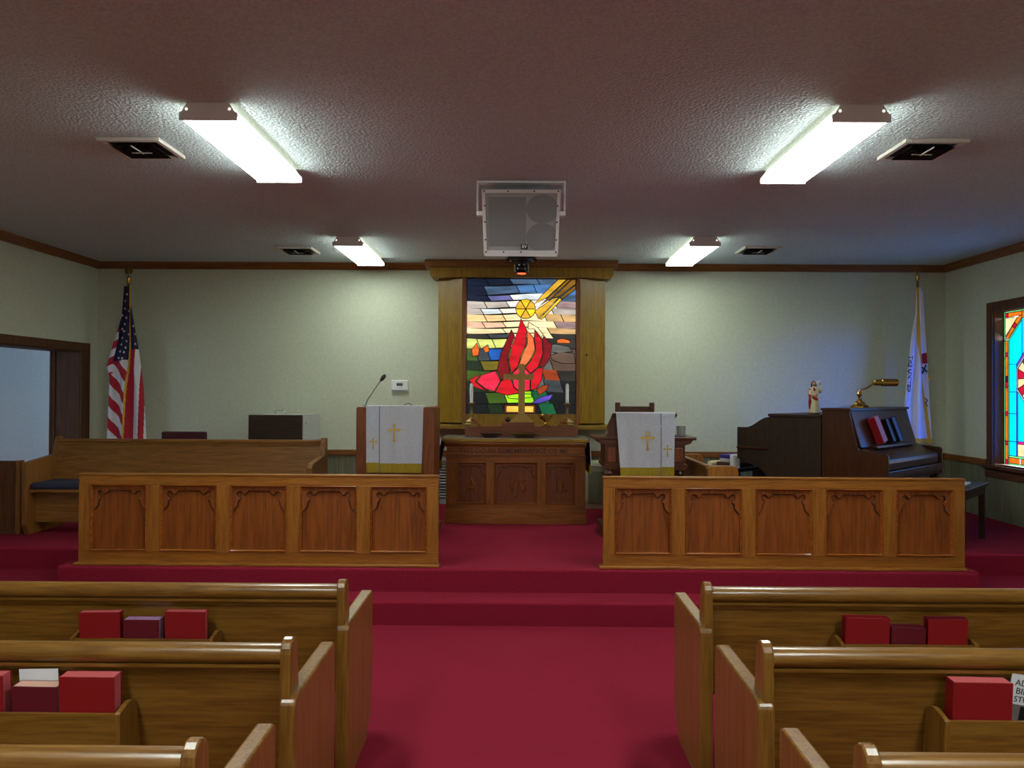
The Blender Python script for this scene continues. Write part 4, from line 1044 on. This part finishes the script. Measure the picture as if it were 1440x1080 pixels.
fl = thing('national_flag', 'stars and stripes flag furled on a pole in the left corner', 'flag', (FX, FY, PZ))
flagstand(fl, FX, FY, 2.83)
zz = .00205
za = lambda b: 3.098-b*zz          # row of the flag's pattern -> height
xa = lambda a: FX-.004+(a-157)*zz
lf = interp(sorted([(za(165), xa(143)), (za(330), xa(132)), (za(430), xa(100)), (za(600), xa(55)), (za(660), xa(72)), (za(1060), xa(62)), (za(1120), xa(60))]))
rg = interp(sorted([(za(165), xa(180)), (za(265), xa(182)), (za(500), xa(224)), (za(700), xa(250)), (za(1060), xa(272)), (za(1120), xa(274))]))
fr_ = interp([(165, 177), (500, 178), (750, 162), (1120, 150)])
cl_ = interp([(165, 135), (330, 128), (440, 118), (560, 92), (1120, 60)])
def us(x, z):
    a = (x-FX+.004)/zz+157; b = (3.098-z)/zz
    if abs(a-fr_(b)) < 4.5: return 3
    if b > 1075: return 3
    if a > fr_(b):
        if b < 505: return 2
        e = (b-505)*.05
        return 0 if a < 212-e*.6 else 1 if a < 238-e*.2 else 0 if a < 256 else 1
    if b < 572-(a-95)*.15 and a > cl_(b): return 2
    if a < cl_(b)+1 and b < 640: return 0 if int((b-400+(a-60)*.5)/40) % 2 == 0 else 1
    v = b-(a-65)*1.35
    return 0 if ((v-615) % 125) < 62 else 1
obj('flag_cloth', cloth_grid(lf, rg, za(163), za(1115), FY-.035, .05, 90, 200, us, 5), ['flag_red', 'flag_white', 'flag_blue', 'flag_gold'], fl, smooth=True)
bm = nb()
for a, b in [(163, 208), (155, 245), (148, 285), (170, 298), (140, 322), (163, 335), (155, 370), (152, 408), (134, 395), (170, 425), (143, 445), (163, 462), (137, 480), (160, 497), (128, 518), (154, 522), (118, 553), (207, 423), (211, 477), (198, 380), (146, 555)]:
    z = za(b); x = xa(a)
    u = (x-lf(z))/(rg(z)-lf(z)); v = (za(163)-z)/(za(163)-za(1115))
    y = FY-.035-.05*(.25+.75*min(1, v*1.6))*(.6*math.sin(u*PI*5+v*1.2)+.4*math.sin(u*PI))-.004
    prism(bm, [(x+(.0165 if k % 2 == 0 else .0075)*math.sin(k*PI/5), z+(.0165 if k % 2 == 0 else .0075)*math.cos(k*PI/5)) for k in range(10)], 'y', y-.002, y+.001)
so = obj('stars', bm, 'flag_white', fl); so['kind'] = 'stuff'
# eagle finial
bm = nb(); ball(bm, (FX, FY, 2.885), .012, u=10, v=8); ball(bm, (FX, FY, 2.93), .016, .014, .032, u=10, v=8); ball(bm, (FX, FY-.008, 2.972), .011, u=10, v=8)
for s in (-1, 1): prism(bm, [(FX+s*.008, 2.945), (FX+s*.035, 2.985), (FX+s*.045, 2.975), (FX+s*.042, 2.93), (FX+s*.03, 2.90), (FX+s*.012, 2.915)], 'y', FY-.006, FY+.006)
obj('eagle_finial', bm, 'dull_brass', fl, smooth=40)

CXF, CYFL = 4.385, 8.77
fl = thing('church_flag', 'white gold-fringed church flag furled on a pole in the right corner', 'flag', (CXF, CYFL, PZ))
flagstand(fl, CXF, CYFL, 2.88)
bm = nb(); box(bm, CXF-.008, CXF+.008, CYFL-.006, CYFL+.006, 2.92, 3.0); box(bm, CXF-.035, CXF+.035, CYFL-.006, CYFL+.006, 2.96, 2.975)
obj('cross_finial', bm, 'brass', fl)
zw = .00188
zb_ = lambda b: 3.058-b*zw
xb_ = lambda a: CXF+(a-124)*zw
lf2 = interp(sorted([(zb_(150), xb_(110)), (zb_(300), xb_(104)), (zb_(430), xb_(80)), (zb_(620), xb_(56)), (zb_(830), xb_(36)), (zb_(1060), xb_(28))]))
rg2 = interp(sorted([(zb_(150), xb_(136)), (zb_(180), xb_(148)), (zb_(400), xb_(160)), (zb_(600), xb_(172)), (zb_(800), xb_(180)), (zb_(1060), xb_(196))]))
fr2 = interp([(150, 117), (480, 121), (680, 141), (870, 167), (1060, 186)])
def um(x, z):
    a = (x-CXF)/zw+124; b = (3.058-z)/zw
    if b > 1028: return 1
    if abs(a-fr2(b)) < 7.5: return 1
    if a > fr2(b) and 528+(165-a)*.3 < b < 592: return 2
    return 0
def cyy(x, z):
    u = (x-lf2(z))/(rg2(z)-lf2(z)); v = (zb_(148)-z)/(zb_(148)-zb_(1055))
    return CYFL-.03-.045*(.25+.75*min(1, v*1.6))*(.6*math.sin(u*PI*4+v*1.2)+.4*math.sin(u*PI))
obj('flag_cloth', cloth_grid(lf2, rg2, zb_(148), zb_(1055), CYFL-.03, .045, 70, 190, um, 4), ['flag_white', 'flag_gold', 'flag_red'], fl, smooth=True)
bm = nb()
for (a0, b0), (a1, b1), w in (((140, 612), (168, 640), 5), ((164, 598), (141, 652), 5), ((160, 792), (172, 806), 3), ((172, 806), (160, 822), 3), ((160, 822), (174, 842), 3)):
    p = Vector((xb_(a0), 0, zb_(b0))); q = Vector((xb_(a1), 0, zb_(b1))); 
    p.y = min(cyy(p.x, p.z), cyy(q.x, q.z))-.006; q.y = p.y
    tube(bm, [p, q], w*zw*.8, 6)
obj('black_mark', bm, 'ink', fl)
tb = text_bm('THE UNITED', .07, .0022, .001)
tb = xform(tb, Matrix.Rotation(PI/2, 4, 'X')); tb = xform(tb, Matrix.Rotation(PI/2+.05, 4, 'Y'))
cx_, cz_ = xb_(66), zb_(652)
for v in tb.verts:
    v.co.x += cx_; v.co.z += cz_
    v.co.y += cyy(min(max(v.co.x, lf2(v.co.z)+.005), rg2(v.co.z)), v.co.z)-.005
obj('flag_lettering', tb, 'ink', fl)
obj('tassel', L([(.006, .02), (.014, .01), (.018, -.03), (.014, -.035)], (xb_(188), CYFL-.02, zb_(668)), 10), 'flag_gold', fl)

# ------------------------------------------------------------------ organ and piano, back to back, turned 45 degrees
# local frame: x along the instruments' depth (piano keyboard side = +x), y along their length, origin at the near back corner
ANG = -PI/4
O = (2.79, 7.32, PZ)
pn = thing('upright_piano', 'brown upright piano with music books, turned toward the stained glass window', 'piano', O, ANG)
LN = 1.42
def PO(n, bm, mt, par=pn, **k): return obj(n, bm, mt, par, local=True, **k)
ptop = 1.125
side = [(0, .04), (.30, .04), (.30, .50), (.575, .50), (.585, .53), (.585, .735), (.57, .755), (.33, .775), (.245, ptop), (0, ptop)]
PO('side_panel', P(side, 'y', 0, .03), 'piano_z', bevel=.003)
PO('side_panel', P(side, 'y', LN-.03, LN), 'piano_z', bevel=.003)
PO('back_board', B(0, .02, .03, LN-.03, .04, ptop-.02), 'piano_z')
PO('lid', B(-.01, .265, -.012, LN+.012, ptop-.002, ptop+.022), 'piano_y', bevel=.005)
PO('music_desk', P([(.235, ptop-.005), (.25, ptop-.005), (.345, .80), (.33, .80)], 'y', .03, LN-.03), 'piano_y')
PO('music_ledge', B(.30, .41, .22, LN-.22, .785, .81), 'piano_y', bevel=.006)
PO('lower_panel', B(.27, .29, .03, LN-.03, .06, .52), 'piano_y')
PO('keybed', B(.02, .57, .03, LN-.03, .50, .60), 'piano_y', bevel=.004)
PO('fallboard', P([(.30, .60), (.30, .79), (.36, .79), (.46, .735), (.555, .70), (.56, .665), (.555, .60)], 'y', .05, LN-.05), 'piano_y', bevel=.01)
PO('key_slip', B(.545, .582, .03, LN-.03, .53, .60), 'piano_y', bevel=.005)
for y in (.05, LN-.09): PO('leg', P([(.50, 0), (.55, 0), (.56, .50), (.49, .50)], 'y', y, y+.045), 'piano_z')
for y in (.52, .68, .84): PO('pedal', P([(.27, .06), (.38, .045), (.38, .055), (.27, .075)], 'y', y-.02, y+.02), 'brass')
PO('toe_block', B(0, .32, 0, LN, 0, .05), 'piano_y')
og = thing('electric_organ', 'dark walnut organ console with a curved side standing behind the piano', 'organ', O, ANG)
def OO(n, bm, mt, par=og, **k): return obj(n, bm, mt, par, local=True, **k)
otop = 1.06
curve = [(-.50, otop)]
for k in range(0, 11):
    v = k/10; curve.append((-.53-.24*v, otop-.012-.105*(v*v*(3-2*v))))
oside = [(-.012, 0), (-.012, otop)]+curve+[(-.862, otop-.118), (-.862, .63)]
arch = [(-.83, .63), (-.78, .60), (-.64, .56), (-.565, .50), (-.525, .40), (-.52, .15), (-.52, 0)]
oside = oside+arch
OO('side_panel', P(oside, 'y', .005, .035), 'organ_z', bevel=.002)
OO('side_panel', P(oside, 'y', 1.30, 1.33), 'organ_z', bevel=.002)
OO('top_board', B(-.53, -.012, -.008, 1.343, otop-.004, otop+.022), 'organ_y', bevel=.004)
OO('back_board', B(-.03, -.012, .035, 1.30, .03, otop-.005), 'organ_z')
OO('knee_board', B(-.50, -.48, .035, 1.30, .03, .62), 'organ_y')
OO('music_rest', P([(-.52, otop), (-.50, otop), (-.56, .86), (-.58, .86)], 'y', .035, 1.30), 'organ_y')
OO('key_table', B(-.85, -.48, .035, 1.30, .64, .70), 'organ_y')
for k in range(2): OO('manual', B(-.80+k*.12, -.67+k*.12, .12, 1.22, .70, .735+k*.06), 'key_white')
OO('cheek_rail', B(-.862, -.53, -.012, .006, .735, .752), 'piano_x', bevel=.003)
OO('pedal_board', B(-.9, -.5, .2, 1.1, 0, .08), 'organ_y')
def to_world(x, y, z=0): 
    p = Matrix.Translation(O) @ Matrix.Rotation(ANG, 4, 'Z') @ Vector((x, y, z)); return p
# banker lamp on the piano lid
zl = PZ+ptop+.022
q = to_world(.13, .52); lx, ly = q.x, q.y
bl = thing('desk_lamp', 'brass desk lamp with a cylinder shade on the piano lid', 'lamp', (lx, ly, zl))
obj('base', L([(.085, 0), (.088, .012), (.078, .022), (.06, .03), (.05, .05), (.025, .065), (.016, .085)], (lx, ly, zl), 8), 'brass', bl)
obj('stem', L([(.012, .08), (.012, .1), (.024, .115), (.026, .13), (.016, .145), (.012, .165)], (lx, ly, zl), 16), 'brass', bl, smooth=40)
obj('arm', T([(lx, ly, zl+.155), (lx+.01, ly, zl+.168), (lx+.07, ly, zl+.185), (lx+.13, ly, zl+.225), (lx+.155, ly, zl+.24)], .008, 10), 'brass', bl, smooth=True)
obj('shade', put(L([(.012, -.03), (.03, -.012), (.03, .05), (.036, .055), (.036, .2), (.03, .205)], n=20), (lx+.155, ly, zl+.24), ry=PI/2), 'brass', bl, smooth=40)
obj('cord', T([(lx-.07, ly, zl+.006), (lx-.11, ly+.01, zl+.02), (lx-.15, ly+.01, zl+.012), (lx-.17, ly+.02, zl+.006)], .003, 6), 'grey_metal', bl)
# music books on the desk: stand on the ledge and lean back on the desk
def music_book(y, h, w, th, cover, pages, label, lean_y):
    t = thing('music_book', label, 'book', tuple(to_world(.353, y, .81)), ANG, 'music books on the piano')
    mat = Matrix.Rotation(lean_y, 4, 'X') @ Matrix.Rotation(-.28, 4, 'Y')
    # book seen spine/edge on: depth w along +x (towards the player), thickness th along y
    bm = nb(); box(bm, 0.0, w, 0, .003, 0, h); box(bm, 0.0, w, th-.003, th, 0, h); box(bm, 0, .003, .003, th-.003, 0, h)
    obj('cover', xform(bm, mat), cover, t, local=True)
    obj('page_block', xform(B(.003, w-.004, .003, th-.003, .003, h-.003), mat), pages, t, local=True)
music_book(.36, .25, .07, .10, 'book_red', 'page_lilac', 'thick red book with lilac page edges leaning on the piano', .22)
music_book(.60, .225, .07, .065, 'black', 'slate_book', 'black book with slate blue edge leaning on the piano', .2)
music_book(.76, .235, .07, .085, 'black', 'blue_book', 'bright blue edged book furthest along the piano desk', .2)

# religious figurine on the organ
q = to_world(-.13, .12); sx_, sy_, sz_ = q.x, q.y, PZ+otop+.022
fg = thing('figurine', 'painted robed figurine carrying a lamb on top of the organ', 'figurine', (sx_, sy_, sz_))
c = (sx_, sy_, sz_)
obj('base', L([(.05, 0), (.052, .01), (.046, .016)], c, 16, sx=1.05), 'hair', fg)
obj('robe', L([(.042, .014), (.05, .02), (.047, .07), (.043, .13), (.04, .17), (.038, .2), (.042, .225), (.036, .245), (.016, .258), (.012, .27)], c, 28, sx=1.0, sy=.75, wob=.05), 'cream', fg, smooth=True)
bm = nb(); tube(bm, [(sx_-.036, sy_-.006, sz_+.24), (sx_-.044, sy_-.012, sz_+.19), (sx_-.044, sy_-.014, sz_+.12), (sx_-.042, sy_-.008, sz_+.05)], [.012, .017, .015, .008], 10)
tube(bm, [(sx_-.03, sy_-.034, sz_+.165), (sx_+.0, sy_-.036, sz_+.15), (sx_+.022, sy_-.034, sz_+.135)], [.008, .016, .006], 10)
tube(bm, [(sx_-.018, sy_-.03, sz_+.25), (sx_-.004, sy_-.034, sz_+.222)], [.008, .01], 8)
obj('cloak', bm, 'figure_red', fg, smooth=True)
bm = nb(); ball(bm, (sx_-.005, sy_-.006, sz_+.288), .016, .018, .022, u=14, v=10); tube(bm, [(sx_-.003, sy_, sz_+.255), (sx_-.004, sy_-.002, sz_+.275)], .009, 8); ball(bm, (sx_-.006, sy_-.025, sz_+.288), .003, .004, .005, u=8, v=6)
hd = obj('head', bm, 'skin', fg, smooth=True)
bm = nb(); ball(bm, (sx_-.003, sy_+.003, sz_+.296), .0195, .019, .02, u=14, v=10)
for s in (-1, 1): tube(bm, [(sx_-.004+s*.016, sy_-.002, sz_+.298), (sx_-.004+s*.019, sy_, sz_+.275), (sx_-.003+s*.017, sy_+.002, sz_+.252)], [.008, .009, .005], 8)
ball(bm, (sx_-.006, sy_-.02, sz_+.272), .009, .007, .009, u=8, v=6)
obj('hair', bm, 'hair', hd, smooth=True)
bm = nb(); tube(bm, [(sx_+.03, sy_, sz_+.235), (sx_+.06, sy_-.01, sz_+.205), (sx_+.062, sy_-.014, sz_+.23), (sx_+.052, sy_-.012, sz_+.275)], [.016, .014, .012, .007], 10)
tube(bm, [(sx_-.034, sy_-.005, sz_+.232), (sx_-.048, sy_-.02, sz_+.195), (sx_-.02, sy_-.036, sz_+.185), (sx_+.005, sy_-.04, sz_+.182)], [.015, .014, .011, .007], 10)
obj('sleeves', bm, 'cream', fg, smooth=True)
bm = nb(); ball(bm, (sx_+.05, sy_-.012, sz_+.286), .008, u=8, v=6); ball(bm, (sx_+.01, sy_-.041, sz_+.183), .008, u=8, v=6); obj('hands', bm, 'skin', fg, smooth=True)
bm = nb(); ball(bm, (sx_+.03, sy_+.004, sz_+.29), .02, .02, .022, u=12, v=8); ball(bm, (sx_+.046, sy_-.006, sz_+.312), .009, .012, .011, u=10, v=8)
for s in (-1, 1): ball(bm, (sx_+.046+s*.009, sy_-.004, sz_+.319), .005, .003, .004, u=6, v=5)
obj('lamb', bm, 'flag_white', fg, smooth=True)

# organ bench and the things piled on it
q = to_world(-1.10, .62); bx_, by_ = q.x, q.y
t = thing('organ_bench', 'black organ bench in front of the dark organ', 'bench', (bx_, by_, PZ), ANG)
obj('bench_seat', B(-.16, .16, -.46, .46, .47, .51), 'black', t, local=True, bevel=.008)
for y in (-.40, .36): obj('bench_leg', B(-.13, .13, y, y+.04, 0, .47), 'black', t, local=True)
obj('foot_rail', B(-.02, .02, -.36, .36, .12, .17), 'black', t, local=True)
BZ = PZ+.51
def onbench(x, y): 
    p = Matrix.Translation((bx_, by_, 0)) @ Matrix.Rotation(ANG, 4, 'Z') @ Vector((x, y, 0)); return p.x, p.y
def flat(name, x, y, w, l, z0, z1, mat, label, cat, rz=0, bevel=.004):
    cx, cy = onbench(x, y)
    o = single(name, B(-w/2, w/2, -l/2, l/2, 0, z1-z0), mat, label, cat, bevel=bevel); o.location = (cx, cy, z0); o.rotation_euler = (0, 0, ANG+rz); return o
flat('music_folder', 0, -.22, .26, .34, BZ, BZ+.05, 'folder_brown', 'dark brown folder lying on the organ bench', 'folder')
flat('paper_stack', -.02, -.22, .2, .26, BZ+.05, BZ+.085, 'grey_case', 'pale grey stack of papers on the brown folder', 'papers', .1)
flat('blue_folder', .0, -.22, .22, .28, BZ+.085, BZ+.125, 'folder_blue', 'deep blue folder on top of the pile on the organ bench', 'folder', -.1)
cx, cy = onbench(-.07, -.43)
single('paper_roll', put(L([(.028, 0), (.028, .2), (.0, .2)], n=16), (cx-.08, cy+.1, BZ+.028), rx=0, ry=PI/2, rz=.6), 'cream', 'cream paper roll lying beside the pile on the organ bench', 'paper roll', smooth=40)
cx, cy = onbench(.11, -.435)
o = single('white_carton', B(-.04, .04, -.03, .03, 0, .14), 'paper', 'bluish white carton standing beside the organ bench pile', 'carton', bevel=.003)
o.location = (cx, cy, BZ); o.rotation_euler = (0, 0, .25)

# sideways pew in front of the organ
t = thing('side_pew', 'short oak pew turned sideways beside the dark lectern', 'pew', (1.75, 7.4, PZ))
r = .05; hx0, hx1, ht = 1.60, 1.86, PZ+.668
def sidepanel(y0, y1):
    pts = [(hx0, PZ), (hx0, ht-.02), (hx0+.02, ht)]
    for k in range(0, 7):
        a = PI/2-k/6*PI/2; pts.append((hx1-.06+.06*math.cos(a), ht-.06+.06*math.sin(a)))
    pts += [(hx1, PZ+.5), (hx1+.2, PZ+.42), (hx1+.2, PZ)]
    return P(pts, 'y', y0, y1)
obj('end_board', sidepanel(6.70, 6.745), 'rail_z', t, bevel=.008)
obj('end_board', sidepanel(7.96, 8.005), 'rail_z', t, bevel=.008)
obj('backrest', P([(hx0+.0, PZ+.35), (hx0+.0, ht-.03), (hx0+.025, ht-.03), (hx0+.05, PZ+.35)], 'y', 6.745, 7.96), 'choir_y', t)
obj('cap_rail', B(hx0-.012, hx0+.035, 6.745, 7.96, ht-.035, ht), 'choir_y', t, bevel=.008)
obj('seat', B(hx0+.03, hx1+.18, 6.745, 7.96, PZ+.38, PZ+.42), 'choir_y', t, bevel=.006)

# piano bench with papers
pb_ang = math.radians(48)
t = thing('piano_bench', 'dark wooden piano bench at the right end of the chancel rail', 'bench', (3.80, 6.97, PZ), pb_ang)
obj('bench_top', B(-.40, .40, -.19, .19, .465, .495), 'organ_x', t, local=True, bevel=.006)
obj('apron', B(-.36, .36, -.165, .165, .40, .466), 'organ_x', t, local=True)
for x in (-.34, .34):
    for y in (-.145, .145):
        obj('leg', P([(x-.016, 0), (x+.016, 0), (x+.025, .46), (x-.025, .46)], 'y', y-.022, y+.022), 'organ_z', t, local=True)
bmat = Matrix.Translation((3.80, 6.97, PZ)) @ Matrix.Rotation(pb_ang, 4, 'Z')
for k, (x, y, w, l, dz, z0, lb) in enumerate([(-.02, .0, .30, .21, .014, .496, 'lower stack of white sheet music on the piano bench'), (.10, .02, .22, .17, .012, .511, 'smaller white sheets lying on top of the sheet music')]):
    o = single('sheet_music', B(-w/2, w/2, -l/2, l/2, 0, dz), 'paper', lb, 'papers', 'sheet music on the piano bench')
    o.location = bmat @ Vector((x, y, z0)); o.rotation_euler = (0, 0, pb_ang+.15*k)
